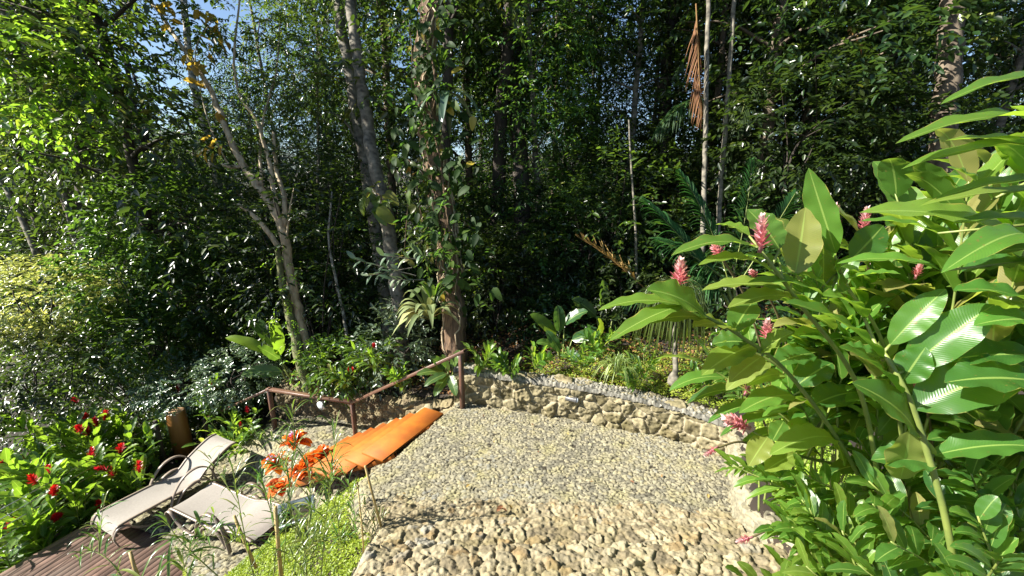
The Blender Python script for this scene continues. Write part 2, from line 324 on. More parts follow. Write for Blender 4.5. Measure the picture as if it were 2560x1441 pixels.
# ------------------------------------------------------------------ ground
EY = [2.0, 2.6, 3.45, 3.8, 4.27, 4.74, 5.85, 6.3]; EX = [-1.35, -1.22, -1.30, -1.62, -1.94, -1.63, -1.12, -.90]
def xedge(y): return np.interp(y, EY, EX)
W3 = [(-6.1, 8.45), (-5.3, 8.1), (-4.2, 8.0), (-3.4, 7.75), (-2.2, 7.0), (-.95, 6.2)]
W1 = [(-.95, 6.2), (-.2, 5.95), (1.2, 5.55), (2.3, 5.1), (2.86, 4.72)]
WX = [p[0] for p in W3] + [p[0] for p in W1[1:]]; WY = [p[1] for p in W3] + [p[1] for p in W1[1:]]
def ground(x, y):
    x = np.asarray(x, float); y = np.asarray(y, float)
    yw = np.interp(x, WX, WY) + .2
    up = np.interp(x, [-14, -9, -6, -5.3, -3.4, -1, 1, 3, 20], [-8.2, -7.4, -5.6, -4.3, -4.2, -3.65, -3.1, -3.0, -2.6])
    up = up + .035 * np.clip(y - 8, 0, 30) + .3 * np.clip(y - 45, 0, 400) * .35
    low = -5.75 - 1.6 * sst(-7.7, -9.5, x)
    dl = xedge(y) - x
    lo = np.where(dl < -.05, -3.75, np.maximum(low, -3.66 - .76 * np.maximum(dl, 0)))
    lo = np.where((y > 4.75) & (dl > -.05), np.maximum(low, -3.9 - 3 * np.maximum(dl, 0)), lo)
    right = (x > 2.35 + .42 * np.clip(y - 3.3, 0, 1.5))
    front = (y < yw) & (x > -6.1)
    g = np.where(front, lo, up); g = np.where(right & (y < yw), -3.05, g)
    g = np.where((x < -6.1) & (y < 9), np.minimum(low, -5.75 - .0 * x), g)
    g = np.where((x > -6.1) & (x < 1) & (y >= yw), up, g)
    return g + .12 * fbm(x * .9, y * .9) * (np.abs(x) + y > 9) + .02 * fbm(x * 5, y * 5)
def axis(a, b, st, far, k=1.25):
    c = list(np.arange(a, b + 1e-6, st)); s = st; v = b; R = []
    while v < far: s *= k; v += s; R.append(v)
    s = st; v = a; Lf = []
    while v > -far: s *= k; v -= s; Lf.append(v)
    return np.array(Lf[::-1] + c + R)
def grid(mb, X, Y, Z, keep=None, lu=None, lv=None, flip=False):
    n, m = X.shape; i, j = np.meshgrid(np.arange(n - 1), np.arange(m - 1), indexing='ij'); i = i.ravel(); j = j.ravel()
    Fc = np.stack([i * m + j, (i + 1) * m + j, (i + 1) * m + j + 1, i * m + j + 1], -1)
    if flip: Fc = Fc[:, ::-1]
    V = np.stack([X, Y, Z], -1).reshape(-1, 3)
    if keep is not None:
        k = keep.ravel(); Fc = Fc[k[Fc].all(1)]
        used = np.zeros(len(V), bool); used[Fc.ravel()] = True; mp = np.cumsum(used) - 1
        V = V[used]; Fc = mp[Fc]
        lu = None if lu is None else lu.ravel()[used]; lv = None if lv is None else lv.ravel()[used]
    mb.add(V, Fc, lu, lv)
gx = axis(-11, 7, .1, 320); gy = axis(1, 11, .1, 320)
X, Y = np.meshgrid(gx, gy, indexing='ij'); mb = MB(); grid(mb, X, Y, ground(X, Y))
tag(mb.build('ground', M['soil'], smooth=True), kind='structure')
# far hill seen through the gap at the upper left
a = np.linspace(-1.5, .9, 60); r = np.linspace(90, 320, 40); A_, R_ = np.meshgrid(a, r, indexing='ij')
hz = (R_ - 90) / 230 * (26 + 16 * np.exp(-((A_ + .80) / .25) ** 2) + 14 * fbm(A_ * 5, R_ * .02)) * sst(90, 240, R_) - 6
mb = MB(); grid(mb, np.sin(A_) * R_, np.cos(A_) * R_, hz); tag(mb.build('hill', M['hill'], smooth=True), kind='structure')

# upper cobbled terrace
def cob(X, Y, cell, amp, seed=0):
    q = .9 * fbm(X * 1.6 + seed, Y * 1.6); wx = .035 * fbm(X * 16, Y * 16); wy = .035 * fbm(Y * 16 + 40, X * 16); f1, f2, idr = voro((X + wx) / cell * (1 + .0 * X) + q + seed, (Y + wy) / cell * 1.12 + q, 1.0)
    e = sst(.03, .15, f2 - f1); tilt = (idr * 13.7 % 1 - .5) * np.sin(X / cell * 6.28 * .35) + (idr * 7.3 % 1 - .5) * np.cos(Y / cell * 6.28 * .35)
    return amp * (e * (.8 + .6 * idr) + .7 * tilt * e) + amp * .9 * fbm(X * 34, Y * 34), np.clip(idr + 1.1 * fbm(X * 1.1 + 5, Y * 1.1), 0, 1), 1 - sst(.06, .15, f2 - f1)
def terr(X, Y):
    dl = xedge(Y) - X
    z = -3.5 + .05 * fbm(X * .8, Y * .8) + .03 * (X - 1) * .5
    k = np.where(Y > 4.7, 4.0, 1.1)
    return z - k * np.maximum(dl + .06, 0) ** 1.25 * 1.0
st = .0115
X, Y = np.meshgrid(np.arange(-2.9, 3.0, st), np.arange(3.1, 6.25, st), indexing='ij')
h, idr, jm = cob(X, Y, .056, .013)
dl = xedge(Y) - X; yw = np.interp(X, WX, WY)
keep = (dl < np.where(Y > 4.6, .42, .22)) & (Y < yw + .06) & (X < 2.36 + .42 * np.clip(Y - 3.3, 0, 1.5))
mb = MB(); grid(mb, X, Y, terr(X, Y) + h, keep, idr, jm); tag(mb.build('terrace_paving', M['cobble'], smooth=True), kind='structure')

# rough fieldstone bank in the foreground (risers of the path nearest the camera)
st = .011
X, Y = np.meshgrid(np.arange(-1.75, 3.1, st), np.arange(1.75, 4.25, st), indexing='ij')
q = .5 * fbm(X * 2.3, Y * 2.3); f1, f2, idr = voro(X / .15 + q + 31, Y / .13 + q, .95)
g1, g2, id2 = voro(X / .07 + q + 11, Y / .06, .95)
near = sst(3.55, 3.1, Y + .15 * fbm(X * 2, Y * 2))
e = sst(.04, .30, f2 - f1); e2 = sst(.04, .25, g2 - g1)
e = sst(.03, .16, f2 - f1) * (.75 + .25 * e); tl = (idr * 13.7 % 1 - .5) * (X / .15 % 1) + (idr * 7.3 % 1 - .5) * (Y / .13 % 1) * 0
hh = near * (.028 * e * (.4 + .9 * idr)) + (1 - near) * .012 * e2 * id2 + .055 * fbm(X * 11, Y * 11, 6) + .045 * fbm(X * 34, Y * 34, 4)
base = -3.50 + .016 + .30 * np.clip(3.6 - Y, 0, 3) ** 1.1 * .72 + .03 * sst(4.1, 3.3, Y) + .13 * sst(3.52, 3.47, Y + .05 * fbm(X * 4, Y)) + .12 * sst(2.98, 2.93, Y + .05 * fbm(X * 4, Y + 7)) - .05 * np.clip(3.5 - Y, 0, .5) - .055 * sst(3.75, 4.05, Y + .25 * fbm(X * 1.7, Y * 1.7) + .1 * np.clip(X - 1.3, 0, 2))
dl = xedge(Y) + .05 * fbm(Y * 6, X * 6) - X
z = base + hh - 2.2 * np.maximum(dl - .02, 0) ** 1.1
keep = (dl < .5) & ((X < 2.30 + .42 * np.clip(Y - 3.3, 0, 1.5)) | (Y < 3.25))
jm = np.clip(np.where(near > .5, .85 - .85 * sst(.03, .13, f2 - f1), .7 - .6 * sst(.04, .2, g2 - g1)) + .9 * fbm(X * 3, Y * 3), 0, 1)
idr = np.clip(idr + .8 * fbm(X * 1.2, Y * 1.2), 0, 1)
mb = MB(); grid(mb, X, Y, z, keep, np.where(near > .5, idr, id2), jm)
tag(mb.build('stone_slope', M['rough'], smooth=True), kind='structure')

# lower cobbled terrace
def low_h(X, Y):
    t = (Y - 6.6) + .55 * (X + 5.0); return -5.43 + .52 * sst(0, .95, t) + .03 * fbm(X, Y)
st = .0165
X, Y = np.meshgrid(np.arange(-7.2, -1.9, st), np.arange(4.0, 8.2, st), indexing='ij')
h, idr, jm = cob(X, Y, .085, .016, 57)
yw = np.interp(X, WX, WY)
bl = np.interp(X, [-7.2, -6.3, -5.5, -5.05, -4.4, -3.9, -3.2, -2], [6.1, 5.5, 5.25, 4.85, 4.4, 4.1, 4.0, 4.0])
keep = (Y < yw + .05) & (Y > bl) & ((Y < 7.85 + .55 * (X + 5)) | (X > -4.9)) & (X > -6.9)
mb = MB(); grid(mb, X, Y, low_h(X, Y) + h, keep, idr, jm); tag(mb.build('lower_paving', M['cobble'], smooth=True), kind='structure')

# timber deck, every board laid along the outer edge
mb = MB(); d = nrm(np.array((.32, .88, 0))); nn = np.array((d[1], -d[0], 0)); O = np.array((-7.62, 4.4, -5.47))
for k in range(44):
    a = O + nn * (.06 + k * .1005); L0, L1 = -2.5, 2.35
    if k > 8: L1 = 2.35 - (k - 8) * .055
    beam(mb, a + d * L0, a + d * L1, (.097), .035, rnd=rng.random(), bev=.06)
tag(mb.build('deck', M['deck']), kind='structure')

# ------------------------------------------------------------------ stone walls
def resample(P, step):
    P = catmull(P, 30); L = np.concatenate([[0], np.cumsum(np.linalg.norm(np.diff(P, axis=0), axis=1))]); s = np.arange(0, L[-1] + step * .5, step)
    return np.stack([np.interp(s, L, P[:, k]) for k in range(P.shape[1])], -1), s
def stone_wall(path, thick, cell, amp, step=.014, cope=None, root=None, seed=0, m='wall', name='masonry', chaos=.0, band=None):
    # path rows: x, y, zbottom, ztop ; the front face looks to the right of the walking direction
    P, s = resample(path, step)
    T = nrm(np.gradient(P[:, :2], axis=0)); N = np.stack([T[:, 1], -T[:, 0]], -1)
    hmax = (P[:, 3] - P[:, 2]).max(); nf = int(hmax / step); nt_ = int(thick / step); nb = 12
    w = np.concatenate([np.linspace(0, 1, nf), 1 + np.linspace(0, 1, nt_ + 1)[1:], 2 + np.linspace(0, 1, nb + 1)[1:]])
    Sg, Wg = np.meshgrid(s, w, indexing='ij'); ii = np.arange(len(s))[:, None].repeat(len(w), 1)
    zb = P[ii, 2]; zt = P[ii, 3]; fr = Wg <= 1; tp = (Wg > 1) & (Wg <= 2)
    arc = np.where(fr, Wg * (zt - zb), np.where(tp, (zt - zb) + (Wg - 1) * thick, (zt - zb) + thick + (Wg - 2) * .5))
    q = .6 * fbm(Sg * 2.2 + seed, arc * 2.2); f1, f2, idr = voro(Sg / cell + q + seed, (arc - .0 * zt) / (cell * .82) + q, .95)
    e = sst(.03, .17, f2 - f1)
    hgt = amp * e * (.15 + 1.1 * idr) + .095 * fbm(Sg * 7 + seed, arc * 7, 6) + .04 * fbm(Sg * 30, arc * 30, 4)
    if band is not None:            # a smoother rendered band under the top
        bnd = sst(band, band + .05, (zt - zb) - arc) if False else (1 - sst(band - .03, band + .03, (zt - zb) - arc)) * fr
        hgt = hgt * (1 - .8 * bnd) + .02 * bnd; e = e * (1 - .7 * bnd)
    off = np.where(fr, 0, np.where(tp, -(Wg - 1) * thick, -thick))
    z = np.where(fr, zb + Wg * (zt - zb), np.where(tp, zt, zt - (Wg - 2) * .5))
    z = z + chaos * fbm(Sg * 3 + seed, off * 3 + 9, 4) * np.where(fr, Wg ** 3, 1)
    rd = .04 * (np.exp(-((arc - (zt - zb)) / .035) ** 2))     # rounded arris
    out = np.where(fr, hgt, np.where(tp, 0, -hgt)) - rd
    X = P[ii, 0] + N[ii, 0] * (off + out); Y = P[ii, 1] + N[ii, 1] * (off + out); Z = z + np.where(tp, hgt, 0) - rd * .6
    mb = MB(); grid(mb, X, Y, Z, None, idr, 1 - sst(.03, .16, f2 - f1), flip=True)
    bld(mb, name, M[m], root, True)
    if cope:
        wd = cope; nw = int((wd + .06) / .009)
        wv = np.linspace(0, 1, nw); Sg, Wg = np.meshgrid(s, wv, indexing='ij'); ii = np.arange(len(s))[:, None].repeat(nw, 1)
        f1, f2, idr = voro(Sg / .055 + .3 * fbm(Sg * 4, Wg * 2) + seed, Wg * wd / .05 + 7, .9)
        e = sst(.02, .3, f2 - f1); hh = .035 * e * (.5 + .8 * idr) - .05 * f1 * e
        off = .03 - Wg * (wd + .06); en = np.minimum(Wg, 1 - Wg) * wd; dr = .05 * np.exp(-(en / .018) ** 2)
        mb = MB(); grid(mb, P[ii, 0] + N[ii, 0] * off, P[ii, 1] + N[ii, 1] * off, P[ii, 3] + .018 + hh - dr, None, idr, 1 - sst(.02, .12, f2 - f1), flip=True)
        bld(mb, 'coping', M['coping'], root, True)
t = thing('stone_wall', 'low curved fieldstone garden wall with grey pebble coping along the far edge of the cobbled terrace', 'wall', (1.2, 5.55, -3.5))
stone_wall([(-.98, 6.22, -3.75, -2.93), (-.2, 5.95, -3.7, -2.93), (1.2, 5.55, -3.65, -2.95), (2.3, 5.1, -3.65, -3.0), (2.90, 4.70, -3.65, -3.03)], .26, .23, .05, cope=.24, root=t, seed=3.3)
t = thing('stone_wall', 'short pale limewashed stone wall running towards the viewer on the right side of the terrace', 'wall', (2.6, 4.2, -3.5))
stone_wall([(2.88, 4.74, -3.7, -3.05), (2.72, 4.3, -3.7, -3.06), (2.44, 3.7, -3.7, -3.08), (2.33, 3.3, -3.7, -3.05), (2.5, 2.85, -3.7, -2.98), (3.1, 2.2, -3.6, -2.9)], .20, .15, .015, root=t, seed=9.1, m='limewall', chaos=.05)
t = thing('stone_wall', 'rugged rubble retaining wall in shade-darkened brown with uneven top stones behind the orange stairs', 'wall', (-3.4, 7.7, -5.2))
stone_wall([(-5.25, 8.12, -5.6, -4.28), (-4.2, 8.0, -5.4, -4.30), (-3.4, 7.75, -5.4, -4.25), (-2.2, 7.0, -5.2, -4.0), (-.95, 6.22, -5.0, -3.6)], .30, .20, .06, root=t, seed=21.7, chaos=.17, m='rubble')
# loose rubble between the stairs and the wall
def rock(mb, c, r, sq=.75, seed=None):
    n1, n2 = 9, 14; a = np.linspace(0, math.pi, n1); b = np.arange(n2) * 2 * math.pi / n2
    A_, B_ = np.meshgrid(a, b, indexing='ij'); D = np.stack([np.sin(A_) * np.cos(B_), np.sin(A_) * np.sin(B_), np.cos(A_)], -1)
    o = rng.random() * 90; k = 1 + .9 * fbm(D[..., 0] * 1.6 + o, D[..., 1] * 1.6 + D[..., 2] * 1.3 + o, 4)
    D = np.sign(D) * np.abs(D) ** .8
    V = D * k[..., None] * r * np.array((1, .8 + .3 * rng.random(), sq)); V[0] = V[0].mean(0); V[-1] = V[-1].mean(0)
    th = rng.random() * 6; V = V @ np.array(((math.cos(th), math.sin(th), 0), (-math.sin(th), math.cos(th), 0), (0, 0, 1))) + c
    i, j = np.meshgrid(np.arange(n1 - 1), np.arange(n2), indexing='ij'); j2 = (j + 1) % n2
    mb.add(V, np.stack([i * n2 + j, (i + 1) * n2 + j, (i + 1) * n2 + j2, i * n2 + j2], -1).reshape(-1, 4), rng.random(), 0.0)
SA = np.array((-1.3, 6.05, -3.6)); SD = nrm(np.array((-.884, .467, 0))); SN = np.array((-.467, -.884, 0))
for k in range(15):
    mb = MB(); s = .36 + k * .135; c = SA + SD * s - SN * (.20 + .16 * (k % 2) + .05 * rng.random()) + np.array((0, 0, -.62 * s - .06 - .10 * rng.random()))
    rr = .13 + .07 * rng.random(); rock(mb, c, rr); o = mb.build('rock', M['rough'], smooth=True)
    tag(o, 'rough tan rubble stone wedged between the orange stairs and the retaining wall', 'rock', 'rubble stones beside the stairs')
mb = MB()
X, Y = np.meshgrid(np.arange(-4.3, -.8, .03), np.arange(5.6, 8.2, .03), indexing='ij')
ss = (X - SA[0]) * SD[0] + (Y - SA[1]) * SD[1]; tt = (X - SA[0]) * SN[0] + (Y - SA[1]) * SN[1]
f1, f2, idr = voro(X / .17, Y / .17, .95); e = sst(.03, .25, f2 - f1)
Z = -3.75 - .645 * np.clip(ss, -.1, 2.75) - .12 * sst(.1, -.05, -tt) + .07 * e * idr + .1 * fbm(X * 6, Y * 6)
grid(mb, X, Y, Z, (ss > -.2) & (ss < 2.9) & (tt < .05) & (tt > -1.4) & (Y < np.interp(X, WX, WY) + .1), idr, 1 - sst(.03, .2, f2 - f1))
tag(mb.build('rubble_slope', M['rough'], smooth=True), kind='structure')

# ------------------------------------------------------------------ stairs
t = thing('staircase', 'steep open staircase of orange stained timber treads dropping between the terrace and the rubble wall', 'stairs', SA + SN * .6 + SD * 1.2 + np.array((0, 0, -1.7)))
for k in range(8):
    wd = 1.12 + .03 * k + (.24 if k < 4 else 0 if k < 5 else -.22); c = SA + SD * (.34 * k + .02) + SN * (wd / 2) + np.array((0, 0, -.20 * k - .01))
    mb = MB(); box(mb, c, .40, wd, .036, (SD, SN, (0, 0, 1)), rnd=.35 + .3 * rng.random(), bev=.06); bld(mb, 'tread', M['tread'], t)
for off in (.12, 1.0):
    mb = MB(); beam(mb, SA + SN * off + np.array((0, 0, -.16)) - SD * .05, SA + SN * off + SD * 2.55 + np.array((0, 0, -1.66)), .06, .18, rnd=.3); bld(mb, 'stringer', M['tread'], t)

# ------------------------------------------------------------------ handrail
PA, PB, PC = np.array((-.82, 5.98, -3.52)), np.array((-3.13, 7.08, -4.93)), np.array((-5.0, 7.5, -4.92))
PD = np.array((-7.0, 8.15, -5.9)); UP = np.array((0, 0, 1.))
tA, tB, tC, tD = PA + UP * 1.02, PB + UP * .90, PC + UP * .95, PD + UP * .85
t = thing('handrail', 'brown metal handrail with three square posts stepping down beside the orange stairs', 'railing', PB)
for p, q in ((PA, tA), (PB, tB), (PC, tC), (PD, tD)):
    mb = MB(); beam(mb, p - UP * .15, q - UP * .02, .085, .055, up=SD, bev=.1); bld(mb, 'post', M['steel'], t)
for p, q in ((tA - SD * .04, tB), (tB, tC), (tC, tD)):
    mb = MB(); e = nrm(q - p); beam(mb, p - e * .045, q + e * .045, .095, .05, bev=.1); bld(mb, 'top_rail', M['rail'], t)
# wall lamps
t = thing('wall_lamp', 'small grey bullet wall lamp fixed near the top of the curved garden wall', 'lamp', G(1432, 990, -3.15))
c = np.array(t.location) + np.array((-.04, -.16, 0.03)); ax = nrm(np.array((.93, -.3, -.06)))
mb = MB(); tube(mb, [c - ax * .10, c - ax * .085, c + ax * .05, c + ax * .055], [.028, .036, .036, .045], 12); tube(mb, [c + ax * .055, c + ax * .075], [.045, .045], 12); tube(mb, [c, c + np.array((.03, .1, 0))], [.015, .015], 8); bld(mb, 'housing', M['lamp'], t, True)
mb = MB(); tube(mb, [c + ax * .075, c + ax * .092, c + ax * .1], [.038, .036, .02], 12); bld(mb, 'lens', M['glass'], t, True)
c = G(806, 1012, -4.42); t = thing('wall_lamp', 'round dark spotlight with pale rim mounted on the rubble wall under the handrail', 'lamp', c)
ax = nrm(np.array((-.35, -.9, -.1)))
mb = MB(); tube(mb, [c - ax * .16, c - ax * .02, c + ax * .04], [.05, .085, .095], 14); bld(mb, 'housing', M['lamp'], t, True)
mb = MB(); tube(mb, [c + ax * .035, c + ax * .05], [.10, .10], 14); tube(mb, [c + ax * .05, c + ax * .06], [.07, .05], 14); bld(mb, 'lens', M['glass'], t, True)

# ------------------------------------------------------------------ cable fence, log post
t = thing('cable_fence', 'dark posts with thin steel cables guarding the outer edge of the timber deck', 'fence', (-7.55, 7.1, -5.5))
f0 = np.array((-7.35, 7.35, -5.6)); f1_ = np.array((-7.95, 3.6, -5.6))
for tq in (0, 1):
    p = f0 + (f1_ - f0) * tq; mb = MB(); beam(mb, p, p + UP * 1.0, .07, .07, up=(0, 1, 0)); bld(mb, 'post', M['darkbark'], t)
for k in range(6):
    mb = MB(); z = np.array((0, 0, .2 + .145 * k)); tube(mb, [f0 + z, f1_ + z], .006, 6); bld(mb, 'cable', M['cable'], t, True)
p0 = G(458, 1118, -5.5)
t = thing('log_post', 'stout varnished brown log post standing at the corner of the deck behind the reclined lounger', 'post', p0)
mb = MB(); P = np.array([p0 - UP * .2, p0 + UP * .3, p0 + UP * .6, p0 + UP * .86, p0 + UP * .88]); tube(mb, P, [.185, .18, .178, .172, .16], 20, rough=.02); bld(mb, 'trunk', M['log'], t, True)
mb = MB(); tube(mb, [p0 + UP * .878, p0 + UP * .888], [.158, .15], 20); bld(mb, 'cut_end', M['logtop'], t)

# ------------------------------------------------------------------ loungers
def ribbon(mb, P, wd, th, side, n=8):           # flat bar along P, width direction = side
    P = catmull(P, n); m = len(P); T = nrm(np.gradient(P, axis=0)); s = nrm(np.asarray(side, float)); V = []
    Nn = nrm(np.cross(T, s))
    for a, b in ((1, 1), (-1, 1), (-1, -1), (1, -1)): V.append(P + s * (a * wd / 2) + Nn * (b * th / 2))
    V = np.stack(V, 1).reshape(-1, 3); i, j = np.meshgrid(np.arange(m - 1), np.arange(4), indexing='ij'); j2 = (j + 1) % 4
    mb.add(V, np.vstack([np.stack([i * 4 + j, i * 4 + j2, (i + 1) * 4 + j2, (i + 1) * 4 + j], -1).reshape(-1, 4), [[0, 1, 2, 3], [m * 4 - 4, m * 4 - 3, m * 4 - 2, m * 4 - 1]]]))
def lounger(label, foot, head, zb, back, wdt=.62):
    foot = np.array((*foot, zb)); hd = np.array((*head, zb)); L = nrm(hd - foot); Sx = np.array((L[1], -L[0], 0))
    t = thing('sun_lounger', label, 'sun lounger', (foot + hd) / 2, 'cream mesh sun loungers on the lower terrace')
    def q(x, z, s=0): return foot + L * x + UP * z + Sx * s
    sx = 1.12; bl = .82; ca, sa = math.cos(back), math.sin(back)
    prof = [q(-.02, .22), q(.03, .30), q(.12, .335), (q(.6, .32)), q(sx, .31)]
    bp = [q(sx + bl * f * ca, .31 + bl * f * sa + .04 * math.sin(f * 3.1)) for f in (.33, .66, .9)] + [q(sx + bl * ca + .05, .31 + bl * sa - .02)]
    C = catmull(prof + bp, 8); m = len(C); us = np.linspace(-1, 1, 7)
    V = C[:, None] + Sx * (us[None, :, None] * wdt / 2) - UP * (.022 * (1 - us ** 2))[None, :, None]
    i, j = np.meshgrid(np.arange(m - 1), np.arange(6), indexing='ij')
    mb = MB(); mb.add(V, np.stack([i * 7 + j, i * 7 + j + 1, (i + 1) * 7 + j + 1, (i + 1) * 7 + j], -1).reshape(-1, 4)); bld(mb, 'fabric', M['fabric'], t, True)
    for s in (-1, 1):
        mb = MB(); o = Sx * (s * (wdt / 2 + .012)); ribbon(mb, [p + o for p in prof + bp], .035, .03, Sx, 5); bld(mb, 'side_rail', M['frame'], t, True)
        mb = MB(); o = s * (wdt / 2 + .045)      # front leg: curl from the foot end down and back up into the arm loop
        ribbon(mb, [q(.42, .05, o), q(.25, .16, o), q(.14, .29, o), q(.03, .30, o), q(-.03, .18, o), q(0, .02, o)], .055, .018, Sx); bld(mb, 'leg', M['frame'], t, True)
        mb = MB()
        ribbon(mb, [q(.42, .05, o), q(.58, .03, o), q(.70, .12, o), q(.80, .36, o), q(.98, .56, o), q(1.2, .60, o), q(1.38, .46, o), q(1.44, .22, o), q(1.47, .02, o)], .055, .018, Sx); bld(mb, 'arm', M['frame'], t, True)
        mb = MB()
        ribbon(mb, [q(.72, .01, o), q(.80, .14, o), q(.93, .30, o), q(1.12, .36, o), q(1.3, .28, o), q(1.42, .10, o)], .055, .018, Sx); bld(mb, 'brace', M['frame'], t, True)
    for x, z in ((.02, .19), (.55, .05), (1.2, .27)):
        mb = MB(); beam(mb, q(x, z, -wdt / 2 - .03), q(x, z, wdt / 2 + .03), .03, .03); bld(mb, 'crossbar', M['frame'], t)
    for s in (-.2, .2):
        mb = MB(); ribbon(mb, [q(sx + bl * .6 * ca, .31 + bl * .6 * sa - .03, s), q(1.45, .12, s)], .03, .02, Sx); bld(mb, 'back_support', M['frame'], t)
    return t
lounger('cream mesh sun lounger with its back raised, in front of the varnished log post', (-6.46, 5.26), (-5.74, 6.82), -5.42, math.radians(27))
lounger('cream mesh sun lounger lying nearly flat with its foot end towards the raised one', (-5.56, 5.86), (-3.92, 5.22), -5.42, math.radians(7))

# ------------------------------------------------------------------ planter and stakes
p0 = G(752, 1345, -4.95)
t = thing('planter', 'blue grey square plastic planter with bare soil behind the reedy plants', 'planter', p0)
ax = (nrm(np.array((.88, .47, 0))), nrm(np.array((-.47, .88, 0))), UP)
def frustum(mb, c, a0, b0, a1, b1, h, ax):      # open-top tapered pot with wall thickness
    V = []
    for (a, b, z) in ((a0, b0, 0), (a1, b1, h), (a1 + .02, b1 + .02, h), (a1 + .02, b1 + .02, h + .03), (a1 - .02, b1 - .02, h + .03), (a0 - .02, b0 - .02, .05)):
        for sx, sy in ((-1, -1), (1, -1), (1, 1), (-1, 1)): V.append(c + ax[0] * sx * a + ax[1] * sy * b + UP * z)
    Fc = [(r * 4 + k, r * 4 + (k + 1) % 4, r * 4 + 4 + (k + 1) % 4, r * 4 + 4 + k) for r in range(5) for k in range(4)]
    mb.add(V, Fc)
mb = MB(); frustum(mb, p0, .17, .17, .22, .22, .45, ax); bld(mb, 'pot', M['pot'], t)
X, Y = np.meshgrid(np.linspace(-.205, .205, 24), np.linspace(-.205, .205, 24), indexing='ij'); Q = p0 + X[..., None] * ax[0] + Y[..., None] * ax[1]
mb = MB(); grid(mb, Q[..., 0], Q[..., 1], Q[..., 2] + .38 + .05 * fbm(X * 12, Y * 12)); bld(mb, 'potting_soil', M['soil'], t)
for i, (a, b, r, lb) in enumerate([((705, 1460, 3.9), (688, 1268, 3.75), .018, 'thick pale bamboo stake rising in front of the lying lounger'),
        ((962, 1350, 4.1), (913, 1165, 3.8), .012, 'slim leaning stake with a cut top at the edge of the cobbled terrace'),
        ((912, 1420, 3.9), (893, 1205, 3.9), .008, 'thin dark stake among reeds left of the leaning one'),
        ((640, 1420, 3.9), (585, 1290, 3.8), .014, 'short brown stake leaning left below the lying lounger'),
        ((350, 1455, 3.6), (325, 1380, 3.6), .014, 'stubby cut stake over the deck boards at the bottom left')]):
    mb = MB(); tube(mb, [W(*a), (W(*a) + W(*b)) / 2 + rng.normal(0, .004, 3), W(*b)], [r * 1.1, r, r * .95], 8)
    tag(mb.build('garden_stake', M['bamboo'], smooth=True), lb, 'stake')

# ================================================================== plants
U3 = lambda n: nrm(rng.normal(0, 1, (n, 3)))
def sprays(mb, C, D, Ln, nl, L, Wd, droop=.25, rndc=None, jit=.12, twig=None, tw=.004):
    # C twig starts, D twig directions, nl leaves along each twig, alternating sides
    n = len(C); D = nrm(D); k = np.arange(nl); f = (k + 1) / nl
    P = C[:, None] + D[:, None] * (f[None, :, None] * Ln) - np.array((0, 0, 1.)) * (droop * Ln * f ** 2)[None, :, None]
    Sd = nrm(np.cross(D, np.array((0, 0, 1.)) + .3 * U3(n)))
    sg = np.where(k % 2, 1, -1)[None, :, None]
    LD = D[:, None] * .55 + Sd[:, None] * sg * .75 + rng.normal(0, .3, (n, nl, 3)) - np.array((0, 0, .25))
    N = np.array((0, 0, 1.)) + rng.normal(0, .38, (n, nl, 3))
    r = (rng.random(n) if rndc is None else rndc)[:, None] + rng.normal(0, jit, (n, nl))
    LL = L * rng.uniform(.65, 1.25, n * nl)
    leaves(mb, P.reshape(-1, 3), LD.reshape(-1, 3), N.reshape(-1, 3), LL, Wd / L * LL, rng.uniform(.02, .35, n * nl), np.clip(r, 0, 1).ravel())
    if twig is not None:
        for i in range(n):
            tube(twig, [C[i], P[i, nl // 2], P[i, -1]], [tw, tw * .8, tw * .4], 4, caps=False)
def ball(n, c, r, shell=.0):
    d = U3(n); k = rng.random(n) ** (1 / 3.); k = shell + (1 - shell) * k
    return np.asarray(c) + d * k[:, None] * np.asarray(r), d
def limb(mb, P, r0, r1, n=8, k=6, rough=.12):
    C = catmull(P, k); C[1:-1] += rng.normal(0, r0 * .10, C[1:-1].shape); tube(mb, C, np.linspace(r0, r1, len(C)), n, rough=rough); return C

# ---- forest trees: four kinds, built once each and copied
def forest_tree(seed, H, r, cb, cr, leafL, nclump, nsp, m='dark', bark='bark', lean=.05, ratio=.42, nl=9):
    t = empty('forest_tree'); tr = MB(); cr_ = MB()
    top = np.array((rng.normal(0, lean) * H, rng.normal(0, lean) * H, H))
    P = [np.array((0, 0, -.4)), top * .3 + rng.normal(0, .12, 3), top * .65 + rng.normal(0, .2, 3), top]
    C = limb(tr, P, r, r * .3, 8)
    for k in range(nclump):
        f = cb + (1 - cb) * (k + rng.random()) / nclump; b = C[min(int(f * (len(C) - 1)), len(C) - 1)]
        a = rng.random() * 6.28; R = cr * rng.uniform(.35, 1) * (1.1 - .5 * f)
        e = b + np.array((math.cos(a) * R, math.sin(a) * R, R * rng.uniform(-.1, .6)))
        limb(tr, [b, (b + e) / 2 + np.array((0, 0, .12 * R)), e], r * .28, r * .06, 5, 4)
        c, d = ball(nsp, e - (e - b) * .15, (R * .42 + .35, R * .42 + .35, R * .28 + .3))
        d = d + nrm(e - b) * .4 + np.array((0, 0, -.1))
        sprays(cr_, c, d, leafL * 3.6, nl, leafL, leafL * ratio, rndc=np.clip(rng.normal(.35 + .3 * rng.random(), .18, nsp), 0, 1))
    tr.build('trunk', M[bark], t, True); cr_.build('crown', M[m], t); return t
